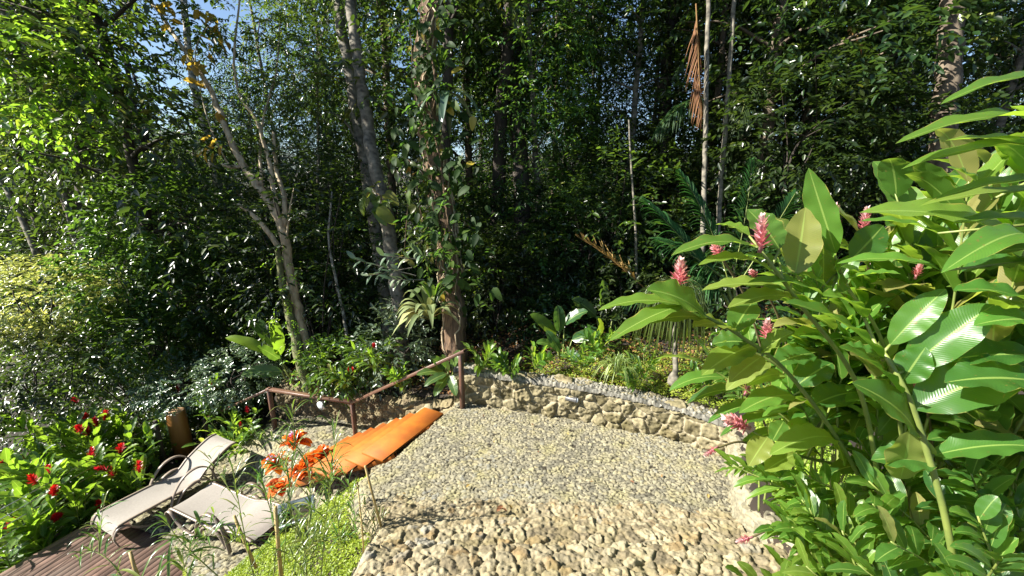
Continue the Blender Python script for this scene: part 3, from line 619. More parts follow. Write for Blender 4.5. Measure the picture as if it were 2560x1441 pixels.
def shrub(name, R, H, leafL, nsp, m='dark', nl=9, ratio=.42, low=.1):
    t = empty(name); st_ = MB(); fo = MB()
    for k in range(6):
        a = k * 1.05 + rng.random(); e = np.array((math.cos(a) * R * .6, math.sin(a) * R * .6, H * rng.uniform(.5, .9)))
        limb(st_, [np.zeros(3) - (0, 0, .2), e * .5 + rng.normal(0, .08, 3), e], .022, .008, 5, 4)
    c, d = ball(nsp, (0, 0, H * (.5 + low)), (R, R, H * .5), .3); c[:, 2] = np.maximum(c[:, 2], .1)
    sprays(fo, c, d + np.array((0, 0, .2)), leafL * 3.4, nl, leafL, leafL * ratio, rndc=np.clip(.4 + .35 * fbm(c[:, 0] * 2, c[:, 1] * 2 + c[:, 2] * 2) * 2 + rng.normal(0, .12, nsp), 0, 1))
    st_.build('stems', M['darkbark'], t, True); fo.build('foliage', M[m], t); return t
T_ = [forest_tree(1, 15, .16, .30, 2.9, .16, 30, 38, 'dark', 'bark', nl=10),
      forest_tree(2, 13, .11, .18, 2.3, .12, 30, 46, 'mid', 'greybark', ratio=.36),
      forest_tree(3, 17, .20, .42, 3.4, .20, 28, 36, 'dark', 'darkbark', ratio=.5, nl=8),
      forest_tree(4, 10, .08, .10, 1.9, .12, 28, 42, 'dark', 'greybark')]
Sh = [shrub('understory_bush', 1.3, 2.4, .11, 300, 'dark'), shrub('understory_bush', 1.6, 3.6, .14, 300, 'mid', nl=8), shrub('understory_bush', 1.1, 1.8, .08, 340, 'dark'), shrub('understory_bush', 1.5, 4.6, .12, 400, 'dark')]
used = set()
def put(src, x, y, sc, label, cat, group, z=None, rot=None, sq=1.0):
    o = src if id(src) not in used else copy_tree(src); used.add(id(src))
    z = float(ground(np.array([x]), np.array([y]))[0]) if z is None else z
    o.location = (x, y, z); o.rotation_euler.z = rng.random() * 6.28 if rot is None else rot
    o.scale = (sc * sq, sc * sq, sc); tag(o, label, cat, group); return o
kinds = [('tall slender tree with dark glossy crown in the dense forest behind the garden', 'dark glossy forest trees'),
         ('grey barked tree with fine mid green leaves in the dense forest behind the garden', 'fine leaved forest trees'),
         ('tall dark trunked tree with large dark leaves in the dense forest behind the garden', 'broad leaved forest trees'),
         ('small thin tree with low dark twiggy crown in the dense forest behind the garden', 'small forest trees')]
pts = []
def far_ok(x, y, d): return all((x - a) ** 2 + (y - b) ** 2 > d * d for a, b in pts)
def fill(n, y0, y1, dmin, f, xr=1.30):
    k = 0; tries = 0
    while k < n and tries < 6000:
        tries += 1; y = y0 + (y1 - y0) * rng.random(); x = (rng.random() * 2 - 1) * y * xr
        if x > -3 and x < 5 and y < 9.6: continue
        if far_ok(x, y, dmin): pts.append((x, y)); f(x, y); k += 1
def ft(x, y):
    k = int(rng.choice(4, p=[.32, .26, .18, .24])); sc = rng.uniform(.8, 1.2)
    if x < -5 and -.88 < x / y < -.70: sc *= .72            # thin spot where sky and hill show through
    put(T_[k], x, y, sc, kinds[k][0], 'tree', kinds[k][1])
fill(28, 10.5, 15, 1.6, ft); fill(32, 15, 22, 2.0, ft); fill(24, 22, 36, 2.4, ft)
kb = ['dark leafy bush in the shaded understory between the forest trunks', 'tall mid green bush in the shaded understory between the forest trunks', 'small leaved low bush in the shaded understory between the forest trunks', 'tall dark upright bush in the shaded understory between the forest trunks']
pts = []
def fs(x, y):
    k = int(rng.integers(4)); put(Sh[k], x, y, rng.uniform(.75, 1.3), kb[k], 'bush', ('understory bushes', 'tall understory bushes', 'low understory bushes', 'upright understory bushes')[k])
fill(40, 9.3, 12.5, 1.05, fs, 1.28); fill(34, 12.5, 18, 1.5, fs, 1.28); fill(26, 18, 28, 2.3, fs)
# distant wooded slope that closes the gaps between the trunks
mb = MB(); n = 9000; x = (rng.random(n) * 2 - 1); y = 34 + 26 * rng.random(n); x = x * y * 1.4
hgt = rng.random(n) ** 1.0 * (4.8 + 2.5 * fbm(x * .12, y * .1) * 4); gz = ground(x, y)
sprays(mb, np.stack([x, y, gz + hgt], -1), U3(n), 1.1, 7, .36, .16)
tag(mb.build('distant_foliage', M['mid']), 'mass of sunlit foliage far behind the forest trunks', 'foliage', kind='stuff')

# ---- helpers for plants that stand at a known spot
def base_of(P): return np.array(P[0])
def leaf_clumps(mb, cs, R, nsp, L, ratio=.42, nl=9, droop=.3, bias=.4, tw=None):
    for c in cs:
        p, d = ball(nsp, c, (R, R, R * .75), .15)
        sprays(mb, p, d + np.array((0, 0, -.1)), L * 3.2, nl, L, L * ratio, droop, np.clip(rng.normal(bias, .2, nsp), 0, 1), twig=tw)
def hero_tree(label, stems, m_bark, clumps=(), m_leaf='dark', L=.12, ratio=.42, nsp=26, nl=9, n=10, bias=.4, name='forest_tree', group=None, rough=.12):
    p0 = W(*stems[0][0][0]); t = thing(name, label, 'tree', p0, group); mb = MB()
    for pts_, r0, r1 in stems: limb(mb, [W(*q) for q in pts_], r0, r1, n, 7, rough)
    bld(mb, 'trunk', M[m_bark], t, True)
    if clumps:
        mb = MB()
        for (u, v, d, R) in clumps: leaf_clumps(mb, [W(u, v, d)], R, int(nsp * (R / .7) ** 1.5) + 4, L, ratio, nl, bias=bias)
        bld(mb, 'crown', M[m_leaf], t)
    return t
# branching reddish pruned tree by the handrail
hero_tree('reddish barked tree with bare forked limbs leaning left behind the handrail', [
    ([(795, 985, 8.7), (765, 860, 8.6), (735, 730, 8.5), (700, 560, 8.4), (655, 480, 8.4), (600, 400, 8.5), (570, 330, 8.5), (520, 215, 8.6), (440, 95, 8.9), (365, -20, 9.2)], .12, .03),
    ([(700, 560, 8.4), (684, 480, 8.3), (672, 400, 8.3), (640, 300, 8.2), (600, 240, 8.3), (585, 150, 8.3), (600, -20, 8.4)], .05, .018),
    ([(708, 590, 8.4), (712, 500, 8.4), (690, 420, 8.5), (684, 330, 8.5)], .06, .03),
    ([(700, 620, 8.4), (640, 545, 8.3), (595, 510, 8.2)], .06, .03), ([(716, 600, 8.4), (725, 520, 8.2), (735, 470, 8.1)], .025, .008),
    ([(610, 415, 8.5), (575, 418, 8.4), (555, 410, 8.4)], .045, .02), ([(655, 480, 8.4), (650, 380, 8.6), (660, 290, 8.7), (690, 180, 8.9), (700, 60, 9)], .035, .015)], 'redbark',
    [(620, 60, 8.2, .55), (700, 130, 8.3, .6), (650, 210, 8.1, .5), (760, 60, 8.6, .6), (740, 230, 8.6, .5), (480, 70, 9, .5), (560, 120, 8.3, .35), (820, 150, 8.8, .5), (700, 330, 8.6, .35), (640, 330, 8.2, .25)], 'mid', .075, .35, 50, 14, bias=.6)
t = hero_tree('mossy leaning trunk wrapped in small ferny climbers left of the reddish tree', [([(775, 985, 8.5), (745, 870, 8.45), (722, 780, 8.4), (705, 700, 8.35), (692, 620, 8.3)], .13, .05)], 'moss',
    [(712, 690, 8.2, .13), (700, 740, 8.2, .14), (720, 800, 8.2, .14), (732, 850, 8.2, .13), (700, 640, 8.2, .14), (745, 910, 8.2, .15), (765, 950, 8.2, .2)], 'yel', .07, .36, 40, 8, bias=.5)
# pale lichen trunk
hero_tree('slender white lichen spotted trunk at the left with dark climber leaves at its foot', [([(600, 800, 12), (578, 610, 12), (548, 470, 12), (515, 330, 12), (488, 230, 12), (470, 110, 12.2), (458, -20, 12.4)], .13, .09)], 'whitebark',
    [(585, 640, 11.6, .5), (570, 720, 11.5, .5), (600, 780, 11.5, .55), (470, 60, 12, .5)], 'dark', .19, .5, 24, 7, bias=.35)
# golden leaved climber hanging on it
t = thing('climbing_vine', 'golden brown and green leaved climber scattered up the forked limbs at the upper left', 'vine', W(520, 300, 8.7)); mb = MB(); st_ = MB()
limb(st_, [W(575, 420, 8.5), W(530, 330, 8.55), W(500, 220, 8.55), W(490, 120, 8.6), W(540, 40, 8.6)], .015, .008, 5)
for u, v in ((520, 55), (545, 60), (480, 130), (500, 160), (470, 165), (490, 205), (545, 280), (535, 350), (520, 380), (405, 15), (430, 25), (420, 55), (560, 100), (530, 130), (553, 358), (510, 20)):
    c = W(u, v, 8.4); n_ = 3; leaves(mb, c + rng.normal(0, .06, (n_, 3)), rng.normal(0, .6, (n_, 3)) + (0, 0, -.5), rng.normal(0, .6, (n_, 3)) + (-.4, -.3, .6), .26, .12, .2, rng.random(n_))
bld(st_, 'stem', M['redbark'], t, True); bld(mb, 'foliage', M['gold'], t)
# twin trunks
hero_tree('grey mottled trunk curving up left, nearest of the twin trunks beside the shaggy tree', [([(1018, 960, 9.0), (1005, 830, 9.0), (985, 660, 9), (962, 520, 9), (935, 400, 9), (915, 280, 9.1), (893, 140, 9.2), (872, -20, 9.4)], .165, .12)], 'greybark',
    [(1000, 60, 8.8, .5), (980, 200, 9, .4)], 'mid', .08, .4, 34, 10, bias=.5)
hero_tree('darker straight trunk standing close behind the curved mottled one', [([(985, 960, 10), (970, 800, 10), (945, 620, 10), (915, 430, 10), (890, 280, 10), (862, 120, 10.2), (838, -20, 10.4)], .17, .12), ([(905, 400, 10), (880, 330, 9.8), (845, 290, 9.7), (815, 280, 9.7)], .03, .012)], 'greybark',
    [(830, 330, 9.6, .5), (860, 420, 9.6, .45), (800, 250, 9.7, .45), (900, 60, 10, .5)], 'dark', .09, .4, 34, 10, bias=.45)
# shaggy root covered trunk
t = thing('forest_tree', 'thick shaggy trunk clad in brown aerial roots behind the top handrail post', 'tree', W(1140, 900, 8.0)); mb = MB()
C = limb(mb, [W(1140, 900, 8.0), W(1130, 760, 8.0), W(1122, 640, 8), (W(1100, 470, 8)), W(1075, 330, 8.1), W(1062, 200, 8.2), W(1072, 60, 8.3), W(1085, -60, 8.4)], .235, .18, 14, 8, .2); bld(mb, 'trunk', M['fibre'], t, True)
for k in range(26):
    mb = MB(); a = rng.random() * 6.28; i0 = int(rng.integers(0, len(C) - 14)); i1 = min(len(C) - 1, i0 + int(rng.integers(10, 40))); P = C[i0:i1 + 1].copy()
    r_ = np.linspace(.235, .18, len(C))[i0:i1 + 1]; aa = a + np.cumsum(rng.normal(0, .12, len(P)))
    P[:, 0] += np.cos(aa) * r_ * 1.07; P[:, 1] += np.sin(aa) * r_ * 1.07; tube(mb, P, .012 + .015 * rng.random(), 6, rough=.2); bld(mb, 'aerial_root', M['redbark' if k % 3 else 'fibre'], t, True)
def heart_vine(label, pts_, n, L, mm='dark', d=7.6, spread=.35, gold=6):
    t = thing('climbing_vine', label, 'vine', W(pts_[0][0], pts_[0][1], d)); st_ = MB(); mb = MB(); mg = MB()
    P = limb(st_, [W(u, v, d) for u, v in pts_], .02, .01, 6)
    for k in range(n):
        c = P[rng.integers(len(P))] + rng.normal(0, 1, 3) * (spread, .18, .12); dr = nrm(np.array((rng.normal(0, .7), rng.normal(0, .4) - .3, -.75))); q = L * rng.uniform(.6, 1.25)
        tgt = mg if k < gold else mb
        big_leaf(tgt, c, c + dr * q, q * .5, .12, (rng.normal(-.3, .3), -1, .5), 0, .02, rng.random(), .10, 7, 5, shape=.62, pw=.6)
    if n > 60:
        p = P[rng.integers(0, len(P), n // 2)] + rng.normal(0, 1, (n // 2, 3)) * (spread, .15, .15); sprays(mb, p, rng.normal(0, 1, (n // 2, 3)) + (0, -.3, -.6), .4, 6, .13, .06, rndc=rng.uniform(.3, 1, n // 2))
        for q_ in range(8):
            a = P[rng.integers(len(P))] + rng.normal(0, .2, 3) * (1, .5, 0) - (0, .15, 0); tube(st_, catmull([a, a + (rng.normal(0, .08), -.03, -.5), a + (rng.normal(0, .15), 0, -1.1)], 6), .006, 4)
    bld(st_, 'stem', M['fibre'], t, True); bld(mb, 'foliage', M[mm], t, True)
    if gold: bld(mg, 'yellowed_leaves', M['gold'], t, True)
    return t
M['phil'] = leaf_mat('heart_leaf', [(0, (.012, .04, .010)), (.6, (.03, .08, .018)), (1, (.08, .16, .025))], tr=(.2, .45, .05), trf=.4, rough=.6, spec=.22)
heart_vine('heart leaved climber hanging in big dark leaves on the shaggy trunk', [(1135, 730), (1128, 620), (1115, 520), (1100, 400), (1080, 300), (1085, 180), (1060, 60), (1100, -10)], 230, .26, 'phil', 7.65, .36, 12)
heart_vine('sunlit leafy climber left of the shaggy trunk below its golden leaves', [(1060, 640), (1075, 540), (1060, 440), (1020, 400)], 70, .20, 'mid', 7.9, .30, 6)
# pale boughs of the shrub reaching out between the trunks
t = thing('shrub_branch', 'spray of pale shiny oval leaves reaching left from the twin trunks', 'branch', W(1010, 660, 7.6)); mb = MB(); st_ = MB()
for a, b in (((1040, 690), (890, 650)), ((1030, 670), (920, 690)), ((1050, 650), (960, 640)), ((1080, 660), (1030, 620)), ((1060, 700), (980, 700))):
    A, B = W(*a, 7.6), W(*b, 7.3); limb(st_, [A, (A + B) / 2, B], .012, .005, 5, 4)
    for k in range(9):
        c = A + (B - A) * (.3 + .7 * k / 8); s_ = 1 if k % 2 else -1; dr = nrm(nrm(B - A) * .6 + np.array((0, -.1, -.45 * s_ - .15)) + rng.normal(0, .2, 3)); q = .24 * rng.uniform(.8, 1.1)
        big_leaf(mb, c, c + dr * q, .085, .12, (-.5, -.5, .9), 0, .01, rng.random(), .1, 6, 3)
bld(st_, 'branch', M['greybark'], t, True); bld(mb, 'foliage', M['pale'], t, True)
heart_vine('broad lobed yellow green leaves clinging to the curved mottled trunk', [(960, 520), (950, 490), (930, 480)], 13, .42, 'yel', 8.5, .2, 0)
# thin palm stems and dark trunks on the right
def pole(label, P, r0, r1, m, name='forest_tree', cl=(), **k): return hero_tree(label, [([q for q in P], r0, r1)], m, cl, name=name, rough=.04, **k)
pole('very thin pale palm stem, left one of the straight pair behind the ginger clump', [(1756, 640, 8.6), (1760, 480, 8.6), (1764, 300, 8.6), (1768, 120, 8.6), (1772, -40, 8.6)], .052, .045, 'greybark', 'palm_tree')
pole('very thin pale palm stem leaning right, right one of the straight pair', [(1790, 640, 8.8), (1802, 470, 8.8), (1815, 300, 8.8), (1828, 120, 8.8), (1838, -40, 8.8)], .052, .046, 'greybark', 'palm_tree')
pole('stout mottled grey trunk at the upper right above the big ginger leaves', [(2340, 620, 7.6), (2352, 420, 7.6), (2362, 260, 7.6), (2375, 100, 7.6), (2388, -60, 7.6)], .20, .18, 'bark', cl=[(2300, 20, 9, .5), (2230, 90, 9, .5)], m_leaf='mid', L=.1)
pole('dark straight trunk in the deep shade right of the shaggy tree', [(1320, 800, 11), (1310, 600, 11), (1300, 400, 11.2), (1285, 200, 11.4), (1280, -40, 11.6)], .26, .2, 'darkbark', cl=[(1260, 300, 10.6, .7), (1350, 230, 10.5, .7), (1300, 440, 10.6, .6), (1400, 330, 10.6, .6), (1230, 120, 10.8, .7), (1380, 90, 10.7, .8)], m_leaf='dark', L=.10, nsp=44)
pole('thin crooked pale sapling in the dark gap behind the fallen palm frond', [(1592, 720, 8.7), (1588, 560, 8.7), (1578, 420, 8.7), (1572, 300, 8.8)], .03, .016, 'greybark')
pole('slim pale sapling left of the twin trunks in the shaded gap', [(872, 880, 9.6), (858, 780, 9.6), (840, 700, 9.6), (822, 600, 9.7), (830, 480, 9.8)], .045, .02, 'whitebark')
pole('dark hanging root trunk in the shade left of the palm stems', [(1650, 700, 12), (1655, 450, 12), (1662, 250, 12), (1680, 60, 12), (1690, -40, 12)], .2, .17, 'darkbark', cl=[(1640, 120, 11.6, .6), (1600, 200, 11.6, .6)], m_leaf='mid', L=.1, nsp=40)
pole('dark trunk with big side limb behind the shrubs at the far left', [(240, 900, 11.5), (225, 640, 11.5), (205, 430, 11.5), (215, 300, 11.6), (190, 120, 11.8), (205, -40, 12)], .19, .15, 'darkbark', cl=[(130, 260, 11, .8), (260, 420, 11, .6), (90, 420, 11.2, .7)], m_leaf='dark', L=.12)
hero_tree('dark reddish forked tree silhouetted against the sky gap at the upper left', [([(385, 620, 12), (375, 450, 12), (360, 370, 12), (335, 270, 12), (318, 170, 12), (290, 60, 12)], .11, .04), ([(372, 400, 12), (362, 290, 12), (350, 240, 12), (325, 160, 12.2)], .06, .03), ([(345, 300, 12), (300, 230, 12), (240, 200, 12)], .045, .015)], 'darkbark', [(260, 110, 11.8, .5), (400, 180, 12, .35), (410, 120, 12, .5), (300, 30, 12, .6)], 'dark', .11, nsp=24)
pole('thin grey trunk leaning left at the far left edge above the pale bush', [(95, 640, 11), (60, 560, 11), (20, 480, 11), (-20, 400, 11)], .08, .06, 'greybark')
# bright overhanging boughs at the upper left
for (lb, cl, mm) in (('sunlit yellow green bough hanging in from the upper left corner', [(60, 60, 7.5, .8), (140, 40, 7.6, .7), (60, 170, 7.4, .7), (150, 150, 7.8, .7), (30, 260, 7.4, .6), (110, 260, 7.7, .6), (200, 90, 8.2, .6), (230, 200, 8.2, .5), (175, 300, 8, .45)], 'yel'),
                     ('lower sunlit green bough with broad leaves left of the sky gap', [(60, 340, 9.5, .7), (150, 360, 9.5, .7), (250, 290, 9.6, .6), (300, 90, 9.6, .7), (230, 20, 9.5, .7), (350, 30, 9.8, .7)], 'mid')):
    t = thing('overhanging_bough', lb, 'branch', W(cl[0][0] - 60, cl[0][1], cl[0][2])); st_ = MB(); mb = MB(); A = W(-260, cl[0][1] - 60, cl[0][2])
    for (u, v, d, R) in cl:
        c = W(u, v, d); limb(st_, [A, (A + c) / 2 + (0, 0, .2), c], .035, .008, 6, 5); leaf_clumps(mb, [c], R, int(30 * R), .17, .5, 8, bias=.5)
    bld(st_, 'branch', M['bark'], t, True); bld(mb, 'foliage', M[mm], t)
# named bushes along the edge of the forest
def bush(label, u, v, d, R, H, L, nsp, m, ratio=.42, nl=9, name='garden_bush', bias=.45):
    c = W(u, v, d); t = thing(name, label, 'bush', c - (0, 0, H * .5)); mb = MB(); st_ = MB(); b = np.array(t.location)
    for k in range(5): limb(st_, [b, b + rng.normal(0, R * .3, 3) * (1, 1, 0) + (0, 0, H * .4), c + rng.normal(0, R * .4, 3)], .02, .006, 5, 4)
    p, dd = ball(nsp, c, (R, R, H * .5), .35); sprays(mb, p, dd + (0, 0, .15), L * 3.2, nl, L, L * ratio, .25, np.clip(bias + .5 * fbm(p[:, 0] * 3, p[:, 2] * 3) + rng.normal(0, .12, nsp), 0, 1), twig=None)
    bld(st_, 'stems', M['darkbark'], t, True); bld(mb, 'foliage', M[m], t); return t
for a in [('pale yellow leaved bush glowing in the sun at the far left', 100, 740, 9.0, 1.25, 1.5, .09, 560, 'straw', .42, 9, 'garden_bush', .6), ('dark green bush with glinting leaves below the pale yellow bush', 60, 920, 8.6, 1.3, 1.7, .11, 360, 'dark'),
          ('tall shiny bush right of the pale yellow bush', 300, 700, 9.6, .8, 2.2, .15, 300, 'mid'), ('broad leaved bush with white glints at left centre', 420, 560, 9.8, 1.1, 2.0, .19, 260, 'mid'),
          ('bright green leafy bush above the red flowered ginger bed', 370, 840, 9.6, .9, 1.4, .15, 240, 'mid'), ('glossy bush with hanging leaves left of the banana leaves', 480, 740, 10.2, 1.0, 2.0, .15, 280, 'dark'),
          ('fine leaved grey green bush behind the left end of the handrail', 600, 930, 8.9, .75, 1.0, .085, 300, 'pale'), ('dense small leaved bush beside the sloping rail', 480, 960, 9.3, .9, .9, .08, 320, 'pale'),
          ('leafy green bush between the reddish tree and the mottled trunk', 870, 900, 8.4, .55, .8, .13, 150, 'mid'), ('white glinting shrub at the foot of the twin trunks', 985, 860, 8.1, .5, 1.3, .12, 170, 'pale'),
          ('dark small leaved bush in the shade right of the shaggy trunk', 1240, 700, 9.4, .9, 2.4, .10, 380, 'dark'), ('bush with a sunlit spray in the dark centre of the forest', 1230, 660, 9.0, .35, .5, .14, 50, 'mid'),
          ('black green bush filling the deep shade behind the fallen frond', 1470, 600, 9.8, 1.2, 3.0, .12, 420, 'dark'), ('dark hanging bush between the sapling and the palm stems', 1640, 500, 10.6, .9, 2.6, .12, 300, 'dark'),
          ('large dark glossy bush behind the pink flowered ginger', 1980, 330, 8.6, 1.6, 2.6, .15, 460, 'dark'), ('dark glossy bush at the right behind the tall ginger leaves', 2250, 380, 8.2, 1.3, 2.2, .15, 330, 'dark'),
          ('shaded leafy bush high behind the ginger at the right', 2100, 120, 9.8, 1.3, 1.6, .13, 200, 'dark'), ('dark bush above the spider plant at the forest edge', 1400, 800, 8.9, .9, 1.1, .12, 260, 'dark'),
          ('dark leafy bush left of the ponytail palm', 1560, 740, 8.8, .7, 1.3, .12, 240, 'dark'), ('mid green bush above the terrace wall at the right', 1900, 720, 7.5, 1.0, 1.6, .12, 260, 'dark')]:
    bush(*a)

# ---- palms, straps and fronds
def frond(mb, st_, A, B, arch, Lf, n=34, wd=.022, droop=.35, up=(0, 0, 1), rnd=None, both=True, hang=0, r=.010):
    A = np.array(A, float); B = np.array(B, float); L = np.linalg.norm(B - A); Mx = (A + B) / 2 + np.array(up) * arch * L
    t = np.linspace(0, 1, 14)[:, None]; C = (1 - t) ** 2 * A + 2 * t * (1 - t) * Mx + t * t * B; tube(st_, C, np.linspace(r, r * .3, 14), 6, caps=False)
    for k in range(n):
        f = .12 + .88 * (k + .5) / n; i = f * 13; i0 = int(min(i, 12)); c = C[i0] + (C[i0 + 1] - C[i0]) * (i - i0); Tn = nrm(C[i0 + 1] - C[i0])
        for s in ((-1, 1) if both else (1,)):
            Sd = nrm(np.cross(Tn, up)) * s; l = Lf * (math.sin(math.pi * min(.97, f * .86 + .12)) ** .6) * rng.uniform(.88, 1.08)
            l *= rng.uniform(.45, 1.25) if hang else 1; dr = nrm(Sd * (1 - .55 * f) + Tn * (.55 + .6 * f) + rng.normal(0, .3 if hang else .05, 3) + (0, 0, -hang))
            big_leaf(mb, c, c + dr * l, wd, .06, (0, 0, 1), s * .3, 0, rng.random() if rnd is None else rnd, .15, 6, 3, tipdrop=droop)
def palm_frond_thing(label, A, B, arch, Lf, m='palm', **k):
    t = thing('palm_frond', label, 'palm frond', A); mb = MB(); st_ = MB(); frond(mb, st_, A, B, arch, Lf, **k)
    bld(st_, 'midrib', M['stem' if m == 'palm' else 'dry'], t, True); bld(mb, 'leaflets', M[m], t); return t
t = thing('palm_tree', 'young feather palm with arching dark green fronds left of the pink ginger flowers', 'palm', W(1850, 860, 7.2)); mb = MB(); st_ = MB(); b = np.array(t.location)
for (a, e, ar, lf) in (((1800, 720), (1610, 500), .06, .62), ((1810, 700), (1640, 600), .12, .5), ((1820, 700), (1700, 430), .1, .55), ((1830, 700), (1880, 400), .1, .55), ((1820, 720), (1560, 760), .2, .4), ((1840, 720), (1990, 480), .1, .5)):
    frond(mb, st_, W(*a, 7.1), W(*e, 6.6 + .4 * rng.random()), ar, lf, n=36, wd=.028, up=nrm(np.array((.15, -.55, .8))))
for q in ((1800, 720), (1815, 700), (1835, 705)): tube(st_, catmull([b, W(1840, 800, 7.2), W(*q, 7.1)], 4), .03, 6)
bld(st_, 'stalks', M['stem'], t, True); bld(mb, 'leaflets', M['palm'], t)
palm_frond_thing('green palm frond drooping in the shade between the palm stems high on the right', W(1770, 250, 9.6), W(1640, 330, 9.2), .3, .55, n=30, wd=.03, droop=.8)
palm_frond_thing('dim palm frond hanging across the right palm stem', W(1900, 170, 9.6), W(1840, 330, 9.2), .2, .6, n=30, wd=.03, droop=.6)
palm_frond_thing('dark palm frond low in the shade behind the ginger flowers', W(2000, 480, 9), W(1880, 400, 8.8), .2, .5, n=28, wd=.03)
palm_frond_thing('long withered brown palm frond hanging straight down beside the palm stems', W(1740, 10, 8.4), W(1752, 300, 8.4), .02, .7, 'dry', n=40, wd=.02, hang=2.5, droop=.2, r=.016)
palm_frond_thing('rusty dry palm frond caught high in the trees at the upper right', W(2110, 60, 8.8), W(2170, 160, 8.6), .3, .32, 'dry', n=20, wd=.02, hang=1.2, droop=.4)
palm_frond_thing('brown dead frond hanging lower right beneath the rusty one', W(2190, 200, 9), W(2180, 320, 9), .05, .4, 'dry', n=24, wd=.018, hang=2.0)
palm_frond_thing('fallen orange brown palm frond leaning in the dark gap left of the palm', W(1610, 720, 8.3), W(1440, 590, 8.3), .08, .38, 'dry', n=40, wd=.02, hang=-.6, droop=.05, r=.014)
def rosette(name, label, c, n, L, wd, m, cat='plant', lean=(.2, 1.1), drop=.5, sag=.25, group=None, wav=.02, na=3, nl=9, tilt=(0, 0, 0), rn=None, extra=None, jitter=.2):
    t = thing(name, label, cat, c, group); mb = MB(); c = np.array(c)
    for k in range(n):
        a = k * 2.4 + rng.normal(0, .15); e = rng.uniform(*lean); l = L * rng.uniform(1 - jitter, 1 + jitter)
        d = np.array((math.cos(a) * math.sin(e), math.sin(a) * math.sin(e), math.cos(e))) + np.array(tilt)
        big_leaf(mb, c + d * .02, c + nrm(d) * l, wd * rng.uniform(.8, 1.1), sag, (0, 0, 1), 0, wav, rng.random() if rn is None else float(np.clip(rn + rng.normal(0, .2), 0, 1)), .14, nl, na, tipdrop=drop)
    bld(mb, 'foliage', M[m], t, True)
    if extra: extra(t, c)
    return t
# ponytail palm
t = thing('ponytail_palm', 'ponytail palm with pale swollen trunk and long hanging strap leaves in the upper bed', 'palm', W(1685, 945, 6.1)); mb = MB(); b = np.array(t.location); top = W(1690, 740, 6.15)
tube(mb, catmull([b - (0, 0, .1), b + (0, 0, .03), b + (.01, 0, .16), W(1686, 860, 6.1), top], 6), np.interp(np.linspace(0, 1, 25), [0, .2, .35, .5, 1], [.09, .085, .05, .04, .045]), 12, rough=.1); bld(mb, 'trunk', M['greybark'], t, True)
mb = MB()
for k in range(260):
    a = rng.random() * 6.28; e = rng.uniform(.1, 1.2); l = rng.uniform(.75, 1.25); h_ = np.array((math.cos(a), math.sin(a), 0)); s_ = top + np.array((0, 0, rng.uniform(-.25, .05)))
    P = [s_, s_ + h_ * l * .22 * math.sin(e) + UP * l * .30 * math.cos(e), s_ + h_ * l * .42 * (.3 + .8 * math.sin(e)) + UP * l * .10, s_ + h_ * l * .56 * (.3 + .8 * math.sin(e)) - UP * l * .5]
    C = catmull(P, 4); ribbon(mb, C, .014, .0015, np.cross(h_, UP), 1)
bld(mb, 'foliage', M['reed'], t)
rosette('spider_plant', 'tufted spider plant with fine arching pale edged leaves behind the curved wall', W(1545, 935, 6.0), 90, .45, .016, 'grassy', lean=(.05, 1.2), drop=.75, sag=.35)
rosette('bird_nest_plant', 'large rosette of long pale drooping leaves at the foot of the shaggy trunk', W(1075, 800, 7.3), 24, .85, .15, 'greyd', lean=(.4, 1.5), drop=.45, sag=.2, tilt=(-.25, -.35, .05), na=5)
rosette('bird_nest_plant', 'green rosette of upright strap leaves tucked above the pale drooping one', W(1085, 770, 7.3), 14, .6, .07, 'mid', lean=(.1, .9), drop=.2)
rosette('bromeliad', 'spiky bromeliad perched high on the shaggy trunk', W(1100, 190, 7.8), 26, .6, .05, 'mid', lean=(.1, 1.3), drop=.3)
rosette('bird_nest_plant', 'hanging cluster of silvery grey pointed leaves high on the shaggy trunk', W(1120, 230, 7.7), 9, .75, .17, 'pale', lean=(1.2, 2.3), drop=.5, tilt=(.3, -.2, -.5), na=5)
def banana(label, c, specs, m='mid', wd=.26, name='heliconia', yel=()):
    t = thing(name, label, 'plant', c); mb = MB(); st_ = MB(); c = np.array(c); my = MB()
    for i, (A, B, w_) in enumerate(specs):
        tube(st_, catmull([c, (c + A) / 2 + rng.normal(0, .03, 3), A], 5), np.linspace(.02, .009, 11), 6)
        big_leaf(my if i in yel else mb, A, B, w_, .1, (rng.normal(0, .3), -.6, .8), rng.normal(0, .3), .03, .4 + .5 * rng.random(), .12, 12, 5, tipdrop=.12, shape=.8, pw=.5)
    bld(st_, 'stalks', M['stem'], t, True); bld(mb, 'foliage', M[m], t, True)
    if yel: bld(my, 'yellowed_leaves', M['yel'], t, True)
M['ban'] = leaf_mat('banana_leaf', [(0, (.02, .06, .03)), (.5, (.035, .10, .035)), (1, (.09, .2, .03))], tr=(.3, .55, .04), trf=.35, rough=.32, veins=200)
banana('young banana plant with one upright glowing leaf behind the left handrail', W(735, 960, 8.9), [(W(700, 890, 8.8), W(678, 785, 8.6), .30), (W(690, 890, 8.8), W(560, 830, 8.5), .26), (W(690, 870, 8.9), W(610, 770, 9.0), .3), (W(705, 930, 8.7), W(600, 930, 8.4), .26), (W(700, 900, 8.8), W(640, 860, 8.4), .25)], 'ban', yel=(0, 1))
banana('paddle leaved clump behind the curved wall with one torn pale leaf', W(1405, 905, 7.6), [(W(1390, 840, 7.6), W(1325, 775, 7.4), .22), (W(1400, 830, 7.6), W(1395, 755, 7.5), .24), (W(1410, 810, 7.6), W(1470, 770, 7.4), .24), (W(1395, 870, 7.5), W(1340, 850, 7.3), .2), (W(1430, 850, 7.5), W(1500, 830, 7.3), .22), (W(1400, 880, 7.4), W(1365, 820, 7.3), .18), (W(1420, 880, 7.4), W(1450, 900, 7.2), .18)], 'ban', yel=(0,))
